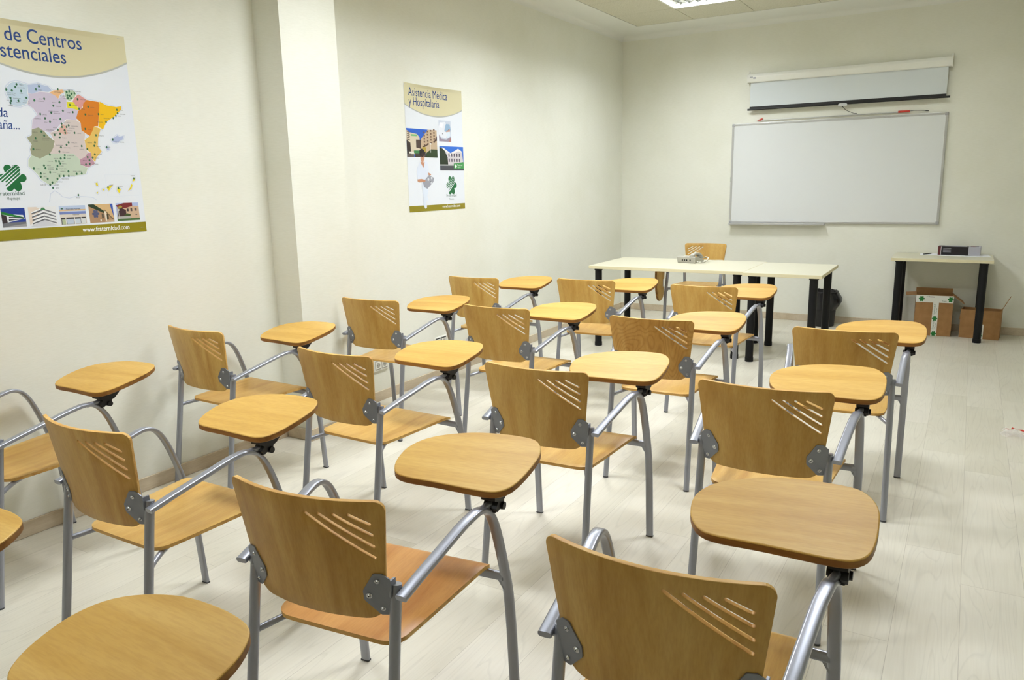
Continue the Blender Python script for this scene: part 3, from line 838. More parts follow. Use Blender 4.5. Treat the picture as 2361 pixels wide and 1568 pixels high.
# ------------------------------------------------------------------ cardboard boxes under the small table
def carton(x0, y0, ang, w, d, h, label, flaps, name='cardboard_box', tapes=()):
    t = thing(name, (x0, y0, 0), ang, label, 'cardboard box')
    th = .005; mb = MB()
    mb.box((w/2, th/2, h/2), (w, th, h), M['card']); mb.box((w/2, d-th/2, h/2), (w, th, h), M['card'])
    mb.box((th/2, d/2, h/2), (th, d-2*th, h), M['card']); mb.box((w-th/2, d/2, h/2), (th, d-2*th, h), M['card'])
    mb.box((w/2, d/2, th/2), (w-2*th, d-2*th, th), M['card']); mb.build('carton_body', t)
    for side, a, L in flaps:
        mb = MB(); R = Matrix.Rotation
        if side == 'front': T = Matrix.Translation((0, th/2, h)) @ R(a, 4, 'X'); mb.box((w/2, -th/2-.0, L/2), (w, th, L), M['card'], None); 
        if side == 'back': T = Matrix.Translation((0, d-th/2, h)) @ R(-a, 4, 'X'); mb.box((w/2, 0, L/2), (w, th, L), M['card'])
        if side == 'left': T = Matrix.Translation((th/2, 0, h)) @ R(-a, 4, 'Y'); mb.box((0, d/2, L/2), (th, d-.006, L), M['card'])
        if side == 'right': T = Matrix.Translation((w-th/2, 0, h)) @ R(a, 4, 'Y'); mb.box((0, d/2, L/2), (th, d-.006, L), M['card'])
        mb.v = [tuple(T @ Vector(v)) for v in mb.v]; mb.build('flap', t)
    return t
w, d, h = .308, .215, .385
t = carton(3.138, -.335, math.radians(4), w, d, h, 'taller open cardboard box sealed with white clover-printed tape, under the small table', [('back', math.radians(4), .042), ('left', math.radians(95), .09), ('right', math.radians(128), .12)])
mb = MB(); F = lambda x, z, e=.0: Matrix(((1, 0, 0, x), (0, 0, -1, -.0012-e), (0, 1, 0, z), (0, 0, 0, 1)))
mb.box((w/2, -.0006, h-.036), (w+.002, .0012, .066), M['tape'])
mb.box((.168, -.0007, (h-.06)/2), (.048, .0013, h-.062), M['tape'])
clover(mb, F(.047, h-.036, .0006), .052, M['green']); clover(mb, F(.285, h-.036, .0006), .050, M['green'])
clover(mb, F(.168, .165, .0006), .046, M['green']); clover(mb, F(.168, .022, .0006), .046, M['green'])
for z in (.205, .062):
    T = F(.166, z, .0007) @ Matrix.Rotation(PI/2, 4, 'Z'); text_mesh(mb, 'Fraternidad', .020, T, M['dgreen'])
    T = F(.180, z+.01, .0007) @ Matrix.Rotation(PI/2, 4, 'Z'); text_mesh(mb, 'Muprespa', .012, T, M['dgreen'])
T = F(.215, h-.058, .0007); text_mesh(mb, 'Frate', .018, T, M['dgreen'])
text_mesh(mb, 'rnida', .014, F(.085, h-.018, .0007), M['dgreen']); 
mb.box((.13, -.0016, h-.016), (.045, .0004, .006), M['print_black'])
mb.build('packing_tape', t)
w2, d2, h2 = .316, .165, .265
t = carton(3.512, -.298, math.radians(-6), w2, d2, h2, 'lower open cardboard box with one flap up, under the right end of the small table', [('right', math.radians(24), .135), ('left', math.radians(176), .10)])
mb = MB(); mb.box((.172, -.0006, .068), (.040, .0012, .135), M['tape']); clover(mb, F(.170, .03, .0006), .040, M['green']); mb.build('packing_tape', t)

# things lying on the small table
def sheetp(name, x, y, rz, w, d, z, label, n=1):
    mb = MB(); mb.box((0, 0, .0003), (w, d, .0006), M['paper'])
    o = mb.build(name); o.location = (x, y, z); o.rotation_euler = (0, 0, rz); tag(o, label, 'paper'); return o
sheetp('paper_sheet', 3.235, -.130, math.radians(2), .21, .20, .7478, 'loose white sheet with the pen on it, leftmost on the small table')
mb = MB(); mb.box((0, 0, .002), (.235, .22, .004), M['paper']); mb.box((0, 0, .0044), (.225, .21, .0006), M['paper'])
o = mb.build('paper_stack'); o.location = (3.40, -.150, .7478); o.rotation_euler = (0, 0, math.radians(-2)); tag(o, 'flat stack of white paper in the middle of the small table under the box', 'paper')
mb = MB(); mb.box((0, 0, .002), (.21, .235, .004), M['paper'])
o = mb.build('paper_stack'); o.location = (3.590, -.170, .7478); o.rotation_euler = (0, 0, math.radians(5)); tag(o, 'white papers at the right end of the small table, sticking out beside the box', 'paper')
t = thing('pen', (3.195, -.125, .7486), math.radians(62), 'dark pen lying on the leftmost white sheet of the small table', 'pen')
mb = MB(); mb.cyl((-.07, 0, .005), (.05, 0, .005), .0048, M['print_black'], 10); mb.cyl((.05, 0, .005), (.072, 0, .005), .0048, M['maroon'], 10, r2=.001); mb.build('barrel', t)
mb = MB(); mb.box((-.05, 0, .0102), (.035, .003, .0015), M['alu']); mb.build('clip', t)
t = thing('product_box', (3.440, -.155, .7524), math.radians(-3), 'black and grey printed cardboard carton lying on the papers of the small table', 'box')
mb = MB(); mb.box((-.035, 0, .040), (.245, .12, .080), M['print_black'], bev=.002); mb.box((.135, 0, .040), (.095, .12, .080), M['grey_print'], bev=.002)
mb.build('carton', t)
mb = MB(); mb.box((-.1585, -.0, .040), (.0012, .1205, .081), M['maroon']); mb.box((-.146, -.0605, .040), (.022, .001, .08), M['maroon']); mb.box((-.134, -.0606, .040), (.003, .001, .075), M['paper'])
for q in range(4): mb.box((-.085, -.0606, .062-q*.011), (.065, .0008, .003), M['grey_print'])
mb.box((-.02, 0, .0804), (.18, .07, .001), M['grey_print']); mb.box((.12, -.01, .0804), (.04, .06, .001), M['maroon']); mb.box((.15, .0, .0806), (.03, .05, .001), M['print_black'])
mb.build('printed_panel', t)

# ------------------------------------------------------------------ sockets on the left wall
def socket(y, z, label, dark, wide):
    t = thing('wall_socket', (.0005, y, z), 0, label, 'wall socket')
    mb = MB(); mb.box((.005, 0, 0), (.010, wide, .085), M['white'], bev=.003); mb.build('cover_plate', t)
    for s in (-1, 1):
        mb = MB(); mb.box((.0105, s*wide*.23, 0), (.003, wide*.40, .066), M['black'] if dark else M['phone'], bev=.001)
        mb.box((.0125, s*wide*.23, 0), (.003, wide*.34, .052), M['white'], bev=.001)
        mb.cyl((.0135, s*wide*.23, 0), (.0146, s*wide*.23, 0), .019, M['phone'], 20)
        for q in (-1, 1): mb.cyl((.0146, s*wide*.23+q*.0095, 0), (.0149, s*wide*.23+q*.0095, 0), .0028, M['black'], 8)
        mb.build('outlet', t)
socket(-4.375, .262, 'cream double wall socket low on the left wall beside the pillar', False, .15)
socket(-3.655, .288, 'black-rimmed double wall socket low on the left wall farther from the pillar', True, .16)

# ------------------------------------------------------------------ crumpled wrapper
t = thing('plastic_wrapper', (3.90, -3.30, .0), math.radians(-14), 'crumpled clear plastic wrapper with red lettering on the floor by the right edge', 'wrapper')
rnd = random.Random(5); nx, ny = 26, 14; vs = []
def wz(x, y): return max(.002, .018+.012*math.sin(x*55+2*math.sin(y*40))+.010*math.sin(y*70+x*31)+.009*math.sin(x*120-y*60))
for j in range(ny+1):
    for i in range(nx+1):
        x = -.13+.26*i/nx; y = -.062+.124*j/ny
        e = min(1, (min(i, nx-i))/3, (min(j, ny-j))/2)
        vs.append((x+.006*math.sin(y*90), y*(.75+.3*math.sin(x*30+1)**2)+.006*math.sin(x*80), wz(x, y)*(.35+.65*e)))
mb = MB(); mb.add(vs, [(j*(nx+1)+i, j*(nx+1)+i+1, (j+1)*(nx+1)+i+1, (j+1)*(nx+1)+i) for j in range(ny) for i in range(nx)], M['film'], True)
mb.build('film', t)
mb = MB()
tm = MB(); text_mesh(tm, 'ne', .075, Matrix.Identity(4), M['red'], bold=.003, sx=.9)
tv = [(v[0]-.080, v[1]*1.0-.030, wz(v[0]-.085, v[1]-.03)*.25+.037) for v in tm.v]
mb.add(tv, tm.f, M['red'])
bl = [(-.120, -.005), (-.112, .014), (-.098, .012), (-.088, -.004), (-.094, -.016), (-.104, -.006)]
mb.add([(x, y, wz(x, y)*.25+.024) for x, y in bl], [list(range(6))[::-1]], M['red'])
mb.build('red_lettering', t)
NURSE= {'hair': [(-3.8115, 1.723), (-3.8093, 1.7514), (-3.7846, 1.7626), (-3.7553, 1.7527), (-3.7447, 1.7314), (-3.7585, 1.7097), (-3.8009, 1.7054)], 'face': [(-3.8006, 1.7089), (-3.752, 1.7155), (-3.754, 1.6882), (-3.7738, 1.6665), (-3.794, 1.6698), (-3.8022, 1.6876)], 'neck': [(-3.8041, 1.6626), (-3.7856, 1.6699), (-3.7614, 1.6702), (-3.7501, 1.6596), (-3.771, 1.6234), (-3.7935, 1.6448)], 'top': [(-3.8041, 1.6626), (-3.8228, 1.6517), (-3.8493, 1.616), (-3.8531, 1.5661), (-3.847, 1.5375), (-3.8013, 1.5407), (-3.7922, 1.5009), (-3.7251, 1.5), (-3.7157, 1.5437), (-3.715, 1.5874), (-3.7048, 1.6092), (-3.719, 1.6671), (-3.749, 1.6739), (-3.771, 1.6234)], 'arm': [(-3.8491, 1.5411), (-3.801, 1.5443), (-3.7531, 1.5367), (-3.7566, 1.5222), (-3.8269, 1.5194), (-3.8478, 1.5267)], 'arm2': [(-3.7147, 1.591), (-3.6821, 1.58), (-3.6794, 1.5654), (-3.7136, 1.5728)], 'tray': [(-3.7848, 1.5189), (-3.7074, 1.5728), (-3.6441, 1.5505), (-3.655, 1.5212), (-3.7334, 1.4709), (-3.7751, 1.4862)], 'legs': [(-3.7919, 1.5045), (-3.7211, 1.5036), (-3.7246, 1.4561), (-3.7401, 1.4124), (-3.7239, 1.3973), (-3.7335, 1.3843), (-3.7491, 1.3907), (-3.7604, 1.3543), (-3.7562, 1.3285), (-3.7711, 1.3268), (-3.7888, 1.3517), (-3.7871, 1.4064), (-3.7968, 1.472)]}
REG= {'a': [(-6.6061, 1.9435), (-6.5909, 1.9581), (-6.5666, 1.9671), (-6.544, 1.9626), (-6.5211, 1.9579), (-6.5261, 1.9236), (-6.5243, 1.9034), (-6.536, 1.8787), (-6.5646, 1.8664), (-6.5976, 1.8675), (-6.6041, 1.8904), (-6.6133, 1.9163)], 'b': [(-6.5211, 1.9579), (-6.4755, 1.9656), (-6.4344, 1.9591), (-6.4225, 1.9428), (-6.4379, 1.9345), (-6.473, 1.935), (-6.5094, 1.9216), (-6.524, 1.9238)], 'c': [(-6.4348, 1.9313), (-6.4153, 1.9434), (-6.3746, 1.9504), (-6.3687, 1.9404), (-6.3886, 1.9281), (-6.3985, 1.9098), (-6.4111, 1.9228)], 'd': [(-6.3677, 1.9475), (-6.3264, 1.9511), (-6.3133, 1.9379), (-6.3272, 1.9189), (-6.3481, 1.903), (-6.362, 1.9091), (-6.367, 1.9264)], 'e': [(-6.3229, 1.9228), (-6.3059, 1.9364), (-6.2706, 1.9161), (-6.2925, 1.8855), (-6.3035, 1.8717), (-6.3209, 1.8835), (-6.3368, 1.9039)], 'f': [(-6.3633, 1.8997), (-6.3335, 1.9005), (-6.3242, 1.8869), (-6.3109, 1.8734), (-6.3158, 1.8659), (-6.3375, 1.8716), (-6.3633, 1.8734)], 'g': [(-6.5242, 1.9224), (-6.5094, 1.9216), (-6.4732, 1.9336), (-6.4346, 1.9327), (-6.4111, 1.9228), (-6.3985, 1.9098), (-6.3707, 1.9261), (-6.362, 1.9091), (-6.3671, 1.8732), (-6.3375, 1.8716), (-6.3158, 1.8659), (-6.3231, 1.8401), (-6.3295, 1.8217), (-6.3739, 1.8243), (-6.3984, 1.8072), (-6.4322, 1.7736), (-6.4554, 1.762), (-6.496, 1.7742), (-6.5303, 1.7761), (-6.5214, 1.8145), (-6.4975, 1.8366), (-6.5114, 1.8599), (-6.533, 1.8755), (-6.5243, 1.9034)], 'h': [(-6.2708, 1.9146), (-6.2129, 1.9095), (-6.2114, 1.8912), (-6.2215, 1.8462), (-6.2316, 1.8012), (-6.2517, 1.7987), (-6.2625, 1.7775), (-6.2773, 1.7548), (-6.2987, 1.7686), (-6.3126, 1.779), (-6.3119, 1.8118), (-6.3297, 1.8311), (-6.3161, 1.8637), (-6.2935, 1.8782), (-6.2886, 1.8966)], 'i': [(-6.2101, 1.9119), (-6.1785, 1.8972), (-6.1301, 1.8931), (-6.1061, 1.8986), (-6.1065, 1.8834), (-6.144, 1.8508), (-6.1887, 1.822), (-6.2096, 1.7873), (-6.2305, 1.7975), (-6.2207, 1.8463)], 'j': [(-6.2517, 1.7987), (-6.2211, 1.7905), (-6.2388, 1.7488), (-6.2455, 1.7113), (-6.2296, 1.6877), (-6.2591, 1.6586), (-6.2683, 1.6375), (-6.2828, 1.6582), (-6.2836, 1.6805), (-6.3011, 1.695), (-6.3048, 1.7354), (-6.2773, 1.7548), (-6.2625, 1.7775)], 'k': [(-6.2969, 1.6803), (-6.2813, 1.6806), (-6.2817, 1.6545), (-6.269, 1.6322), (-6.3046, 1.6133), (-6.3376, 1.6264), (-6.3384, 1.6485), (-6.312, 1.6615)], 'l': [(-6.4554, 1.762), (-6.4249, 1.7739), (-6.3962, 1.7967), (-6.3741, 1.8228), (-6.3295, 1.8217), (-6.3119, 1.8118), (-6.3126, 1.779), (-6.2976, 1.765), (-6.3053, 1.7317), (-6.3011, 1.695), (-6.2969, 1.6803), (-6.312, 1.6615), (-6.3384, 1.6485), (-6.365, 1.6752), (-6.4391, 1.6737), (-6.468, 1.6731), (-6.4422, 1.7129), (-6.4441, 1.7306)], 'm': [(-6.3989, 1.8036), (-6.3819, 1.7938), (-6.3812, 1.7723), (-6.3753, 1.7618), (-6.3909, 1.7561), (-6.4218, 1.7705), (-6.4088, 1.7854)], 'n': [(-6.5308, 1.7727), (-6.5018, 1.7823), (-6.4793, 1.768), (-6.4584, 1.7407), (-6.4402, 1.7272), (-6.4501, 1.6984), (-6.468, 1.6731), (-6.5136, 1.6511), (-6.5464, 1.6646), (-6.5498, 1.6889), (-6.5399, 1.71), (-6.5565, 1.7371), (-6.5343, 1.7483)], 'o': [(-6.5464, 1.6646), (-6.5136, 1.6511), (-6.468, 1.6731), (-6.365, 1.6752), (-6.3384, 1.6485), (-6.3376, 1.6264), (-6.3064, 1.6118), (-6.3204, 1.5835), (-6.3788, 1.5763), (-6.4314, 1.5728), (-6.4652, 1.5405), (-6.4873, 1.5372), (-6.5198, 1.5591), (-6.5338, 1.5839), (-6.5667, 1.619), (-6.5629, 1.6455)], 'p': [(-6.1749, 1.7436), (-6.1434, 1.7638), (-6.1302, 1.7567), (-6.1097, 1.7651), (-6.1182, 1.7456), (-6.1524, 1.7277), (-6.1685, 1.7302)], 'p2': [(-6.2082, 1.7086), (-6.1955, 1.7127), (-6.1893, 1.6977), (-6.2021, 1.6936)], 'q1': [(-6.2806, 1.5419), (-6.2704, 1.5471), (-6.2685, 1.5319), (-6.2752, 1.529)], 'q2': [(-6.2507, 1.5149), (-6.2423, 1.517), (-6.2409, 1.5094), (-6.2491, 1.5088)], 'q3': [(-6.2294, 1.5222), (-6.2078, 1.5311), (-6.1946, 1.537), (-6.2066, 1.5218), (-6.2193, 1.5066)], 'q4': [(-6.176, 1.5213), (-6.1575, 1.5147), (-6.1687, 1.4939), (-6.178, 1.5058)], 'q5': [(-6.1016, 1.5374), (-6.0955, 1.5318), (-6.105, 1.5122), (-6.1232, 1.5047), (-6.11, 1.5202)], 'q6': [(-6.0918, 1.5594), (-6.0762, 1.5656), (-6.0842, 1.5514), (-6.0942, 1.5476)], 'q7': [(-6.2834, 1.4988), (-6.2723, 1.5039), (-6.2752, 1.4941)]}
MK= [(-6.5664, 1.9551), (-6.5733, 1.9438), (-6.6107, 1.9298), (-6.5887, 1.9284), (-6.5516, 1.9289), (-6.4749, 1.9554), (-6.4893, 1.9418), (-6.5985, 1.8975), (-6.5975, 1.8862), (-6.6014, 1.8772), (-6.5681, 1.8885), (-6.5345, 1.9026), (-6.5029, 1.8948), (-6.4598, 1.905), (-6.3949, 1.95), (-6.3954, 1.8952), (-6.4245, 1.8784), (-6.3852, 1.8592), (-6.3419, 1.8563), (-6.4381, 1.848), (-6.4859, 1.8394), (-6.468, 1.8224), (-6.4021, 1.8227), (-6.4486, 1.8095), (-6.3503, 1.8872), (-6.3575, 1.9413), (-6.3458, 1.9459), (-6.336, 1.936), (-6.3229, 1.9393), (-6.3558, 1.9273), (-6.3463, 1.9266), (-6.341, 1.9164), (-6.3553, 1.9153), (-6.312, 1.9144), (-6.3109, 1.8734), (-6.2671, 1.8851), (-6.2852, 1.8497), (-6.2227, 1.855), (-6.1293, 1.8804), (-6.128, 1.8654), (-6.138, 1.8527), (-6.1527, 1.8413), (-6.1904, 1.8219), (-6.294, 1.7857), (-6.2476, 1.7597), (-6.2568, 1.7274), (-6.262, 1.7123), (-6.265, 1.6735), (-6.2773, 1.6583), (-6.3005, 1.6602), (-6.2938, 1.6469), (-6.2945, 1.6305), (-6.3127, 1.6281), (-6.4917, 1.7654), (-6.4822, 1.7483), (-6.5202, 1.7363), (-6.5358, 1.6906), (-6.4155, 1.743), (-6.3688, 1.7973), (-6.3462, 1.7666), (-6.3792, 1.7234), (-6.3897, 1.7123), (-6.4162, 1.7015), (-6.4255, 1.6826), (-6.3215, 1.7092), (-6.297, 1.6965), (-6.3989, 1.8036), (-6.3994, 1.7894), (-6.4188, 1.7764), (-6.4116, 1.7603), (-6.3896, 1.7755), (-6.3882, 1.7648), (-6.3787, 1.7904), (-6.4364, 1.7543), (-6.4693, 1.6688), (-6.4041, 1.6672), (-6.4067, 1.6541), (-6.4239, 1.6524), (-6.4473, 1.6413), (-6.4329, 1.6401), (-6.4291, 1.6307), (-6.4431, 1.6198), (-6.4471, 1.6068), (-6.5011, 1.6208), (-6.4969, 1.6102), (-6.5455, 1.6086), (-6.5192, 1.5875), (-6.5213, 1.5733), (-6.4936, 1.5638), (-6.4788, 1.5924), (-6.3978, 1.5961), (-6.4213, 1.5764), (-6.4405, 1.5765), (-6.4511, 1.5635), (-6.3991, 1.5763), (-6.3616, 1.5858), (-6.3384, 1.5872), (-6.4864, 1.5387), (-6.475, 1.5479), (-6.4761, 1.5248), (-6.3671, 1.491), (-6.1686, 1.7423), (-6.2035, 1.7072), (-6.2211, 1.5236), (-6.1698, 1.5173), (-6.0852, 1.5633)]
LB= [('FERROL', -6.5555, 1.9521), ('LA CORUÑA', -6.5639, 1.9399), ('CEE', -6.6158, 1.9346), ('SANTIAGO DE', -6.6076, 1.9154), ('COMPOSTELA', -6.6087, 1.908), ('LUGO', -6.5593, 1.9168), ('GIJÓN', -6.4828, 1.9629), ('OVIEDO', -6.4809, 1.9377), ('PONTEVEDRA', -6.5883, 1.895), ('VIGO', -6.616, 1.8848), ('PORRIÑO', -6.6137, 1.865), ('ORENSE', -6.5788, 1.8789), ('BARCO DE', -6.5481, 1.8879), ('VALDEORRAS', -6.5519, 1.8802), ('PONFERRADA', -6.4931, 1.8914), ('LEÓN', -6.4842, 1.9003), ('SANTANDER', -6.4122, 1.9353), ('BILBAO', -6.3733, 1.9435), ('ZORNOTZA', -6.3548, 1.95), ('SAN SEBASTIÁN', -6.3273, 1.9453), ('GALLARTA', -6.3896, 1.921), ('VITORIA', -6.3751, 1.9102), ('BURGOS', -6.4286, 1.89), ('PALENCIA', -6.4135, 1.8749), ('ARANDA DE DUERO', -6.4489, 1.8522), ('VALLADOLID', -6.4279, 1.8444), ('SORIA', -6.3672, 1.8511), ('ZAMORA', -6.4789, 1.835), ('SALAMANCA', -6.5141, 1.817), ('SEGOVIA', -6.4354, 1.8173), ('ÁVILA', -6.4735, 1.804), ('LOGROÑO', -6.3433, 1.8841), ('PAMPLONA', -6.3017, 1.9123), ('TUDELA', -6.3022, 1.8704), ('HUESCA', -6.2569, 1.8807), ('ZARAGOZA', -6.2741, 1.846), ('LLEIDA', -6.2135, 1.8526), ('GIRONA', -6.119, 1.8773), ('GRANOLLERS', -6.1188, 1.8599), ('MATARÓ', -6.1309, 1.8501), ('BARCELONA', -6.1998, 1.8356), ('TARRAGONA', -6.2358, 1.8173), ('TERUEL', -6.2828, 1.7825), ('CASTELLÓN', -6.2378, 1.7563), ('VALENCIA', -6.2935, 1.7225), ('GANDIA', -6.2524, 1.7074), ('ALICANTE', -6.2535, 1.6707), ('ORIHUELA', -6.2691, 1.6547), ('MURCIA', -6.3253, 1.6428), ('CARTAGENA', -6.2832, 1.6269), ('LORCA', -6.3387, 1.6242), ('PLASENCIA', -6.5326, 1.7601), ('NAVALMORAL', -6.4932, 1.7352), ('DE LA MATA', -6.4929, 1.7275), ('CÁCERES', -6.5326, 1.722), ('BADAJOZ', -6.5259, 1.6873), ('TOLEDO', -6.4051, 1.7391), ('GUADALAJARA', -6.359, 1.7928), ('CUENCA', -6.3362, 1.7627), ('TOMELLOSO', -6.3685, 1.7202), ('MANZANARES', -6.4372, 1.7073), ('CIUDAD REAL', -6.405, 1.6975), ('PUERTOLLANO', -6.4151, 1.6785), ('ALBACETE', -6.3593, 1.7052), ('ALMANSA', -6.3337, 1.6927), ('TRES CANTOS', -6.391, 1.8076), ('ALCORCÓN', -6.3708, 1.7836), ('MÓSTOLES', -6.3775, 1.7725), ('FUENLABRADA', -6.4696, 1.7719), ('MADRID', -6.4396, 1.7825), ('TALAVERA', -6.4473, 1.7581), ('PARLA', -6.3796, 1.7631), ('LA CAROLINA', -6.3944, 1.663), ('LINARES', -6.3968, 1.6506), ('ANDÚJAR', -6.4555, 1.6498), ('CÓRDOBA', -6.4838, 1.6373), ('JAÉN', -6.4222, 1.638), ('MARTOS', -6.4216, 1.6272), ('LUCENA', -6.4346, 1.6177), ('PUENTE GENIL', -6.4364, 1.6054), ('SEVILLA', -6.4886, 1.6188), ('ALCALÁ DE', -6.4871, 1.6095), ('GUADAIRA', -6.4867, 1.6024), ('HUELVA', -6.5356, 1.6051), ('JEREZ', -6.5091, 1.5846), ('CÁDIZ', -6.511, 1.5711), ('OSUNA', -6.4691, 1.5895), ('GRANADA', -6.4343, 1.5939), ('MÁLAGA', -6.4499, 1.5823), ('MOTRIL', -6.3882, 1.5734), ('VÉLEZ MÁLAGA', -6.4331, 1.5612), ('FUENGIROLA', -6.4597, 1.5484), ('ALGECIRAS', -6.528, 1.5364), ('LA LÍNEA', -6.4688, 1.5355), ('CEUTA', -6.4644, 1.521), ('MELILLA', -6.3797, 1.4772), ('EL EJIDO ALMERÍA', -6.3763, 1.5939), ('PALMA DE MALLORCA', -6.1619, 1.7304), ('IBIZA', -6.1965, 1.7051), ('TENERIFE', -6.2162, 1.5296), ('LAS PALMAS', -6.1738, 1.5251), ('ARRECIFE', -6.1003, 1.5736)]
# ------------------------------------------------------------------ posters (flat prints on the left wall)
def PT(e): # poster plane: (world y, world z) -> world, e = height above wall
    return Matrix(((0, 0, 1, .0014+e*.16), (1, 0, 0, 0), (0, 1, 0, 0), (0, 0, 0, 1)))
def poster_sheet(t, y0, y1, z0, z1, curl):
    """paper with slightly lifted top edge and corners"""
    mb = MB(); nx = 16; vs = []; zt_ = z1-.028
    rows = [z0+(zt_-z0)*j/10 for j in range(11)]+[zt_+.028*j/5 for j in range(1, 6)]; nz = len(rows)-1
    for z in rows:
        for i in range(nx+1):
            u = i/nx; q = max(0, (z-zt_)/.028)*math.sin(PI*u)
            vs.append((.0012+curl*q, y0+(y1-y0)*u, z-.007*q))
    F = [(j*(nx+1)+i, j*(nx+1)+i+1, (j+1)*(nx+1)+i+1, (j+1)*(nx+1)+i) for j in range(nz) for i in range(nx)]
    k = (nx+1)*(nz+1)
    mb.add(vs, F, M['sheet'], True); mb.add([(x-.0008, y, z) for x, y, z in vs], [f[::-1] for f in F], M['sheet'], True)
    mb.build('paper_sheet', t, origin=t.location[:]).location = (0, 0, 0)
M['sheet'] = ink(228, 233, 240, .22)
M['cream'] = ink(214, 207, 170, .2)
M['navy'] = ink(32, 62, 124, .25)
M['olive'] = ink(140, 128, 22, .22)
M['inkwhite'] = ink(240, 240, 236, .3)
M['glow'] = ink(203, 212, 228, .3)
CURL = {}
def pbuild(mb, name, t):
    o = mb.build(name, t, origin=t.location[:]); o.location = (0, 0, 0); return o
def header(t, y0, y1, z1, zside, zmid, curl):
    mb = MB(); n = 24
    def bot(u, o=0): return zside+(zmid-zside)*(1-(2*u-1)**2)+o
    # shadow line under the cream field, printed
    a = [(y0+(y1-y0)*k/n, bot(k/n, -.008)) for k in range(n+1)]; b = [(y0+(y1-y0)*k/n, bot(k/n, .004)) for k in range(n+1)]
    vs = [PT(.0003) @ Vector((p[0], p[1], 0)) for p in a+b]
    mb.add(vs, [(k, k+1, n+2+k, n+1+k) for k in range(n)], ink(176, 178, 172, .3))
    R = 6; vs = []; n = 32
    for k in range(n+1):
        u = k/n; zb_ = bot(u); zt_ = z1-.028
        for r in range(R+1):
            z = zb_+(zt_-zb_)*r if r < 2 else zt_+.028*(r-1)/(R-1)
            q = max(0, (z-zt_)/.028)*math.sin(PI*u)
            vs.append((.00155+curl*q, y0+(y1-y0)*u, z-.007*q))
    mb.add(vs, [(k*(R+1)+r, (k+1)*(R+1)+r, (k+1)*(R+1)+r+1, k*(R+1)+r+1) for k in range(n) for r in range(R)], M['cream'], True)
    pbuild(mb, 'cream_heading', t)
def txt(mb, s, y, z, size, mat, e=.0012, **k):
    text_mesh(mb, s, size, PT(e) @ Matrix.Translation((y, z, 0)), mat, **k)
def rect(mb, y0, z0, y1, z1, mat, e=.0005): flat(mb, [(y0, z0), (y1, z0), (y1, z1), (y0, z1)], PT(e), mat)
def quad(mb, pts, box, mat, e):
    y0, z0, y1, z1 = box; flat(mb, [(y0+(y1-y0)*u, z0+(z1-z0)*v) for u, v in pts], PT(e), mat)
def pins(t, pts):
    mb = MB()
    for y, z in pts: mb.box((.0022, y, z), (.001, .016, .0016), M['corner'])
    pbuild(mb, 'staple', t)

# --- map poster
py0, py1, pz0, pz1 = -6.775, -6.050, 1.308, 2.218
t = thing('map_poster', (0, (py0+py1)/2, (pz0+pz1)/2), 0, 'large glossy poster with coloured map of Spain on the left wall, cut by picture edge', 'poster')
CURL[t.name] = (py0, py1, pz1, .012); poster_sheet(t, py0, py1, pz0, pz1, .012)
header(t, py0, py1, pz1, 2.103, 2.006, .012)
mb = MB()
txt(mb, 'Red de Centros', -6.723, 2.130, .083, M['navy'], e=.0022, sx=.86, bold=.0004, res=7)
txt(mb, 'Asistenciales', -6.705, 2.062, .083, M['navy'], e=.0022, sx=.86, bold=.0004, res=7)
pbuild(mb, 'heading_text', t)
mb = MB(); txt(mb, 'toda', -6.705, 1.819, .055, M['navy'], shear=.15, sx=.86, res=6); txt(mb, 'España...', -6.7275, 1.770, .055, M['navy'], shear=.15, sx=.80, res=6); pbuild(mb, 'slogan_text', t)
mb = MB()
RC = dict(a=(190,208,222), b=(178,192,218), c=(226,178,130), d=(176,196,168), e=(210,150,146), f=(222,214,50), g=(200,190,208), h=(204,120,34), i=(232,184,24), j=(220,184,98), k=(182,142,158), l=(208,196,192), m=(212,170,156), n=(150,152,126), o=(190,204,184), p=(176,188,220), p2=(176,188,220), q1=(226,208,40), q2=(226,208,40), q3=(226,208,40), q4=(226,208,40), q5=(226,208,40), q6=(226,208,40), q7=(226,208,40))
allp = []
for q_, (k, poly) in enumerate(REG.items()):
    c = (sum(p[0] for p in poly)/len(poly), sum(p[1] for p in poly)/len(poly))
    g = []
    for p in poly:
        d = Vector(p)-Vector(c); g.append(tuple(Vector(c)+d*(1+.0062/max(d.length, .004))))
    flat(mb, g, PT(.0003+.000005*q_), M['glow'])
    g = [tuple(Vector(c)+(Vector(p)-Vector(c))*(1+.0016/max((Vector(p)-Vector(c)).length, .002))) for p in poly]
    flat(mb, g, PT(.0006+.000005*q_), M['inkwhite']); flat(mb, poly, PT(.0008+.00001*q_), ink(*RC[k]))
for a, b in (((-6.2295, 1.5805), (-6.071, 1.5815)), ((-6.2295, 1.5805), (-6.229, 1.4795)), ((-6.229, 1.4795), (-6.068, 1.4825))):
    d = (Vector(b)-Vector(a)).normalized(); n = Vector((-d.y, d.x))*.0003
    flat(mb, [tuple(Vector(a)-n), tuple(Vector(b)-n), tuple(Vector(b)+n), tuple(Vector(a)+n)], PT(.0006), M['glow'])
coast = [(-6.5, 1.463), (-6.49, 1.50), (-6.47, 1.512), (-6.452, 1.50), (-6.44, 1.485), (-6.41, 1.478), (-6.375, 1.486), (-6.33, 1.482), (-6.30, 1.478), (-6.285, 1.466)]
for a, b in zip(coast, coast[1:]):
    d = (Vector(b)-Vector(a)).normalized(); n = Vector((-d.y, d.x))*.0016
    flat(mb, [tuple(Vector(a)-n), tuple(Vector(b)-n), tuple(Vector(b)+n), tuple(Vector(a)+n)], PT(.0004), M['glow'])
pbuild(mb, 'printed_map', t)
mb = MB()
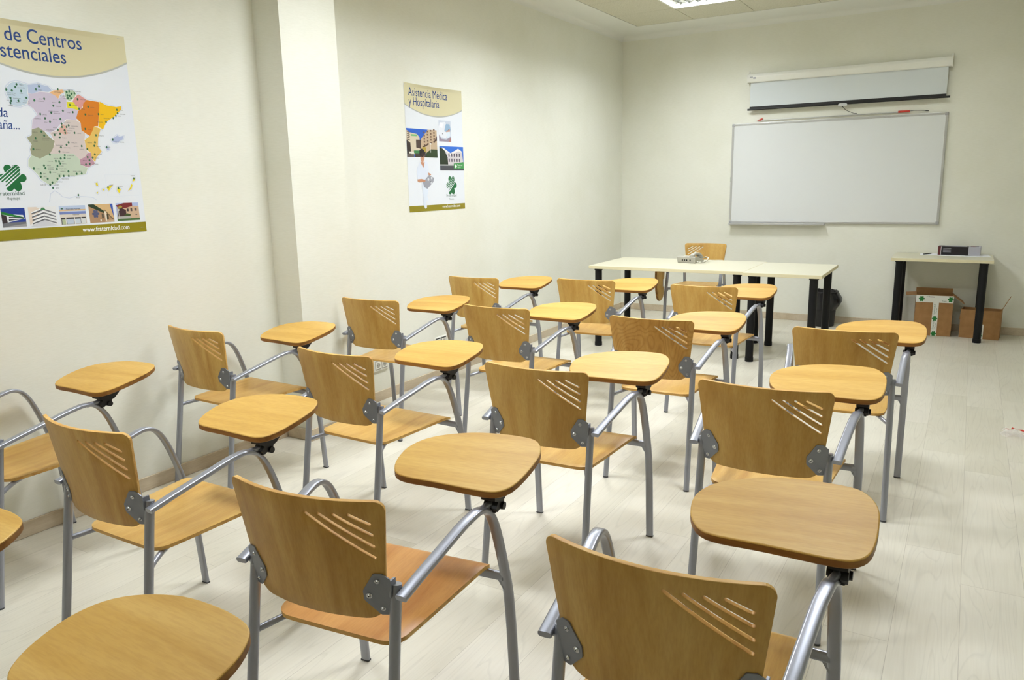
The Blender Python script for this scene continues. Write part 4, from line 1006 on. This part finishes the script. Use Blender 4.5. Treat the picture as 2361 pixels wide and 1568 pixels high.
for q, (y, z) in enumerate(MK): clover(mb, PT(.0012+(q % 7)*.0001) @ Matrix.Translation((y, z, 0)), .0105, ink(34, 96, 62), lobes=3)
pbuild(mb, 'clover_marker', t)['kind'] = 'stuff'
mb = MB()
for s, y, z in LB: txt(mb, s, y, z, .0062, ink(70, 70, 76), e=.0021, sx=.78, res=1)
pbuild(mb, 'city_names', t)
mb = MB(); clover(mb, PT(.0008) @ Matrix.Translation((-6.637, 1.569, 0)), .112, ink(22, 104, 54), M['sheet']); pbuild(mb, 'clover_emblem', t)
mb = MB(); txt(mb, 'Fraternidad', -6.709, 1.4965, .0255, ink(38, 82, 66), sx=.93, res=4); txt(mb, 'Muprespa', -6.6745, 1.4785, .0170, ink(38, 82, 66), sx=.80); pbuild(mb, 'emblem_text', t)
# five small photographs
PH = [(-6.7055, 1.3635, -6.6093, 1.4433), (-6.595, 1.3597, -6.4762, 1.4443), (-6.4629, 1.3606, -6.3435, 1.4447), (-6.3286, 1.362, -6.2104, 1.4469), (-6.1948, 1.3639, -6.0783, 1.448)]
def photo(t, box, items):
    mb = MB(); 
    for q, (pts, col) in enumerate(items): quad(mb, pts, box, ink(*col), .0006+.00012*q)
    pbuild(mb, 'printed_photo', t)
U1 = [(0, 0), (1, 0), (1, 1), (0, 1)]
def R4(a, b, c, d): return [(a, b), (c, b), (c, d), (a, d)]
photo(t, PH[0], [(U1, (28, 56, 140)), (R4(0, 0, 1, .25), (110, 112, 118)), ([(0, .2), (.95, .42), (.9, .62), (.0, .72)], (222, 224, 228)), ([(0, .85), (.0, .70), (.92, .42), (.92, .5)], (24, 118, 44)),
  ([(.3, .50), (.9, .46), (.9, .50), (.3, .56)], (60, 64, 76)), ([(.28, .34), (.9, .40), (.9, .43), (.28, .42)], (60, 64, 76)), ([(0, .2), (.22, .25), (.2, .62), (0, .7)], (52, 42, 48)), ([(0, 0), (1, 0), (1, .15), (.3, .06)], (150, 150, 152))])
its = [(U1, (226, 228, 230)), ([(0, .1), (.12, .2), (.45, .85), (.3, 1), (0, 1)], (222, 208, 194)), ([(.0, .0), (.5, .35), (1, 0)], (206, 208, 214))]
for q in range(4):
    z = .12+q*.17; its += [([(.1, z), (.54, z+.20), (.54, z+.27), (.1, z+.07)], (96, 98, 104)), ([(.54, z+.20), (.96, z-.02), (.96, z+.05), (.54, z+.27)], (120, 122, 128)), ([(.1, z+.07), (.54, z+.27), (.54, z+.33), (.1, z+.12)], (238, 240, 242))]
its += [([(.42, .84), (.62, .84), (.56, .96), (.48, .96)], (70, 132, 84))]
photo(t, PH[1], its)
its = [(U1, (214, 206, 196)), (R4(0, .68, 1, 1), (180, 196, 222)), (R4(0, .72, 1, .80), (212, 180, 140)), (R4(0, .55, 1, .68), (118, 134, 190)), (R4(.03, .02, .97, .38), (92, 98, 108)), (R4(.06, .03, .19, .28), (176, 186, 150)), (R4(.24, .03, .50, .30), (188, 200, 214)), (R4(.55, .03, .76, .30), (196, 206, 216)), (R4(.8, .03, .96, .30), (208, 212, 214)), (R4(.03, .30, .97, .38), (56, 54, 58)), (R4(.19, 0, .22, .38), (224, 224, 222)), (R4(.52, 0, .55, .38), (224, 224, 222)), (R4(.78, 0, .80, .38), (224, 224, 222)), (R4(.06, .82, .14, .88), (40, 96, 72))]
photo(t, PH[2], its)
mb = MB(); txt(mb, 'Fraternidad Muprespa', PH[2][0]+.030, PH[2][1]+.0665, .0095, ink(36, 58, 74), e=.0032, sx=.78); txt(mb, 'Fraternidad', PH[2][0]+.058, PH[2][1]+.041, .0078, ink(36, 58, 74), e=.0032, sx=.8); pbuild(mb, 'photo_lettering', t)
photo(t, PH[3], [(U1, (170, 134, 100)), ([(0, 1), (.95, 1), (1, .2), (.68, .45)], (206, 172, 124)), ([(0, 1), (.22, 1), (.62, .62), (.6, .5), (0, .9)], (44, 62, 42)), ([(.88, 1), (1, 1), (1, .25)], (52, 84, 172)), ([(.6, .7), (.66, .68), (1, .12), (.98, .04)], (118, 98, 74)), ([(.6, 0), (1, 0), (1, .12), (.68, .1)], (190, 164, 134)), ([(.64, .05), (.70, .1), (.70, .6), (.62, .6)], (222, 212, 196)), ([(.70, .12), (.78, .18), (.78, .46), (.71, .46)], (66, 62, 44)), (R4(.50, .22, .58, .48), (92, 84, 70)), (R4(.42, .06, .47, .16), (232, 230, 222))])
mb = MB(); clover(mb, PT(.0022) @ Matrix.Translation((PH[3][0]+.031, PH[3][1]+.041, 0)), .036, ink(84, 90, 122)); pbuild(mb, 'photo_lettering', t)
photo(t, PH[4], [(U1, (168, 184, 222)), ([(.02, .1), (1, .12), (1, .80), (.5, .86), (.3, .72), (.05, .76)], (198, 170, 142)), ([(.0, .88), (.35, 1), (.72, 1), (.72, .82), (.45, .72), (.1, .7)], (122, 40, 44)), ([(.05, .15), (.42, .15), (.42, .6), (.25, .72), (.05, .66)], (64, 40, 46)), ([(.3, .28), (.55, .2), (.62, .34), (.45, .42)], (62, 82, 40)), (R4(0, 0, 1, .13), (74, 106, 60)), (R4(.0, .12, .6, .26), (176, 172, 168)), (R4(.46, .52, .54, .68), (60, 48, 50)), (R4(.62, .52, .70, .70), (74, 60, 60)), (R4(.80, .54, .90, .70), (96, 84, 84)), (R4(.82, .3, .9, .35), (96, 84, 84)), (R4(.08, .1, .10, .62), (210, 214, 208)), (R4(.06, .58, .13, .66), (224, 232, 226)), ([(.08, .76), (.22, .70), (.28, .80), (.18, .88)], (170, 152, 64))])
mb = MB(); rect(mb, py0, pz0, py1, 1.3535, M['olive'], .0008); pbuild(mb, 'olive_band', t)
mb = MB(); txt(mb, 'www.fraternidad.com', -6.3695, 1.3237, .0300, M['inkwhite'], e=.0016, shear=.12, sx=.875, bold=.0004); pbuild(mb, 'web_address', t)
pins(t, [(-6.078, 2.205), (-6.072, 1.328)])

# --- hospital poster
qy0, qy1, qz0, qz1 = -3.957, -3.241, 1.307, 2.214
t = thing('clinic_poster', (0, (qy0+qy1)/2, (qz0+qz1)/2), 0, 'poster with a nurse and two buildings, on the left wall beyond the pillar', 'poster')
CURL[t.name] = (qy0, qy1, qz1, .012); poster_sheet(t, qy0, qy1, qz0, qz1, .012)
header(t, qy0, qy1, qz1, 2.040+.03, 2.003, .012)
mb = MB(); txt(mb, 'Asistencia Médica', -3.911, 2.128, .083, M['navy'], e=.0022, sx=.80, res=7); txt(mb, 'y Hospitalaria', -3.909, 2.063, .083, M['navy'], e=.0022, sx=.80, res=7); pbuild(mb, 'heading_text', t)
A = (-3.955, 1.700, -3.588, 1.901); B = (-3.559, 1.822, -3.402, 1.976); Cc = (-3.560, 1.6055, -3.236-.005, 1.788)
its = [(U1, (40, 92, 190)), ([(0, .1), (.42, .1), (.42, .70), (.34, .82), (.12, .86), (0, .95)], (208, 196, 172)), ([(.42, .15), (1, .1), (1, 1), (.70, 1), (.42, .58)], (190, 168, 140)), ([(0, .0), (.13, .0), (.12, .5), (0, .6)], (54, 46, 44)), ([(.30, .34), (.45, .30), (.47, .62), (.3, .62)], (80, 66, 58))]
for q in range(5): its.append(([(.02, .60+.07*q), (.11, .58+.065*q), (.11, .61+.065*q), (.02, .63+.07*q)], (88, 74, 66)))
for q in range(4):
    for r in range(5): its.append((R4(.55+.11*q, .42+.11*r+.04*q, .60+.11*q, .48+.11*r+.04*q), (112, 86, 70)))
its += [([(.5, .4), (1, .62), (1, .8), (.92, .62), (.5, .32)], (70, 46, 36)), ([(.6, .0), (1, 0), (1, .3), (.78, .3), (.62, .16)], (48, 66, 38)), ([(.25, .0), (.6, 0), (.6, .2), (.25, .16)], (66, 60, 54)), (R4(.22, .14, .40, .24), (60, 124, 72)), (R4(.06, .13, .22, .19), (226, 224, 214)), ([(.46, .2), (.62, .2), (.62, .36), (.5, .38)], (168, 146, 62)), (R4(.765, .18, .775, .48), (228, 228, 224)), (R4(.74, .47, .80, .52), (236, 236, 232)), (R4(.0, 0, .22, .10), (100, 92, 88)), (R4(.14, .74, .34, .80), (108, 176, 112))]
photo(t, A, its)
photo(t, B, [(U1, (196, 204, 218)), ([(0, .35), (.2, .2), (.6, .15), (.75, .6), (.55, .95), (.1, .9), (0, .7)], (224, 228, 236)), ([(0, 0), (1, 0), (1, .25), (.6, .1), (.2, .12), (0, .3)], (150, 138, 156)), ([(.45, .5), (.6, .85), (.9, .85), (1, .6), (.9, .4)], (146, 176, 204)), ([(.6, .50), (.92, .62), (.94, .50), (.62, .40)], (198, 152, 138)), (R4(.66, .52, .72, .56), (50, 44, 60)), (R4(.80, .56, .86, .60), (50, 44, 60)), ([(.6, .46), (.92, .5), (.95, .3), (.7, .16)], (214, 226, 238)), (R4(.28, .35, .34, .39), (30, 30, 40)), ([(.78, .0), (.98, 0), (.98, .22)], (176, 122, 116)), ([(.1, .7), (.3, .65), (.35, .85), (.15, .9)], (240, 242, 246))])
its = [(U1, (50, 108, 204)), ([(.0, .2), (1, .2), (.94, .78), (.78, .92), (.45, .72), (.14, .95), (.05, .9)], (208, 202, 206)), ([(0, .2), (.34, .2), (.32, .55), (.2, .85), (0, .96)], (40, 52, 34)), ([(.14, .95), (.45, .72), (.78, .92), (.94, .80), (.9, .76), (.78, .82), (.45, .62), (.16, .86)], (232, 228, 226)), (R4(0, 0, 1, .22), (70, 72, 78)), (R4(.0, .2, .58, .25), (168, 170, 168))]
for q in range(5):
    for r in range(2): its.append((R4(.36+.11*q, .36+.22*r, .41+.11*q, .50+.22*r), (84, 78, 92)))
photo(t, Cc, its)
mb = MB(); flat(mb, [(-3.378, 1.616), (-3.241, 1.618), (-3.241, 1.672), (-3.378, 1.6595)], PT(.0034), ink(58, 138, 70)); clover(mb, PT(.0036) @ Matrix.Translation((-3.352, 1.639, 0)), .030, M['inkwhite'])
txt(mb, 'Fraternid', -3.330, 1.641, .021, M['inkwhite'], e=.0042, sx=.9); txt(mb, 'Muprespa', -3.328, 1.626, .012, M['inkwhite'], e=.0042, sx=.9); pbuild(mb, 'photo_lettering', t)
mb = MB()
NC = dict(hair=(34, 26, 30), face=(196, 146, 120), neck=(190, 138, 112), top=(216, 224, 238), arm=(190, 138, 108), arm2=(190, 138, 108), tray=(150, 152, 162), legs=(218, 228, 242))
for q, k in enumerate(('legs', 'face', 'hair', 'neck', 'top', 'arm2', 'tray', 'arm')): flat(mb, NURSE[k], PT(.0064+.0001*q), ink(*NC[k]))
fx, fz = -3.771, 1.696
flat(mb, [(-3.792, 1.700), (-3.764, 1.702), (-3.757, 1.722), (-3.772, 1.735), (-3.790, 1.728)], PT(.0076), ink(60, 40, 38))
for dx in (-.010, .006): flat(mb, [(fx+dx, 1.687), (fx+dx+.006, 1.688), (fx+dx+.006, 1.690), (fx+dx, 1.689)], PT(.0078), ink(60, 36, 34))
flat(mb, [(fx-.010, 1.667), (fx+.008, 1.668), (fx+.005, 1.664), (fx-.006, 1.664)], PT(.0078), ink(236, 226, 220))
ty, tz = -3.695, 1.530
for a, b, r in ((-.022, .010, .011), (.02, .02, .010), (.012, -.016, .008)):
    flat(mb, [(ty+a+r*math.cos(2*PI*k/12), tz+b+r*math.sin(2*PI*k/12)) for k in range(12)], PT(.0080), ink(206, 210, 216))
flat(mb, [(ty-.01, tz+.035), (ty+.04, tz+.05), (ty+.03, tz+.035)], PT(.0080), ink(220, 224, 230))
flat(mb, [(ty-.002, tz-.005), (ty+.008, tz-.002), (ty+.004, tz-.014)], PT(.0082), ink(60, 62, 76))
pbuild(mb, 'printed_nurse', t)
mb = MB(); clover(mb, PT(.0008) @ Matrix.Translation((-3.418, 1.4925, 0)), .142, ink(22, 104, 54), M['sheet']); pbuild(mb, 'clover_emblem', t)
mb = MB(); txt(mb, 'Fraternidad', -3.4925, 1.4055, .031, ink(38, 82, 66), sx=.95); txt(mb, 'Muprespa', -3.4545, 1.3825, .0185, ink(38, 82, 66), sx=.84); pbuild(mb, 'emblem_text', t)
mb = MB(); rect(mb, qy0, qz0, qy1, 1.3505, M['olive'], .0008)
flat(mb, [(-3.777, 1.335), (-3.750, 1.331), (-3.748, 1.352), (-3.770, 1.352)], PT(.0066), ink(226, 230, 238)); pbuild(mb, 'olive_band', t)
mb = MB(); txt(mb, 'www.fraternidad.com', -3.5505, 1.3242, .0300, M['inkwhite'], e=.0016, sx=.92); pbuild(mb, 'web_address', t)
pins(t, [(-3.944, 2.203), (-3.254, 2.202)])
CAMR = [[0.8593811, 0.5108771, -0.02165], [0.0856282, -0.185525, -0.9789016], [-0.5041151, 0.8393956, -0.2031822]]
# ------------------------------------------------------------------ camera and exposure
cd = bpy.data.cameras.new('camera'); co = bpy.data.objects.new('camera', cd); COL.objects.link(co)
cd.sensor_width = 36; cd.lens = 36*1749.87/2361; cd.clip_start = .02
right, down, fwd = CAMR
Rm = Matrix((right, [-c for c in down], [-c for c in fwd])).transposed()
co.matrix_world = Matrix.Translation((3.5055466, -8.3865869, 1.5041094)) @ Rm.to_4x4()
sc.camera = co
vs_ = sc.view_settings
vs_.view_transform = 'Standard'; vs_.look = 'None'; vs_.gamma = 1; vs_.use_curve_mapping = False; vs_.exposure = 0.0
sc.cycles.max_bounces = 8; sc.cycles.diffuse_bounces = 5; sc.cycles.glossy_bounces = 4; sc.cycles.sample_clamp_indirect = 8
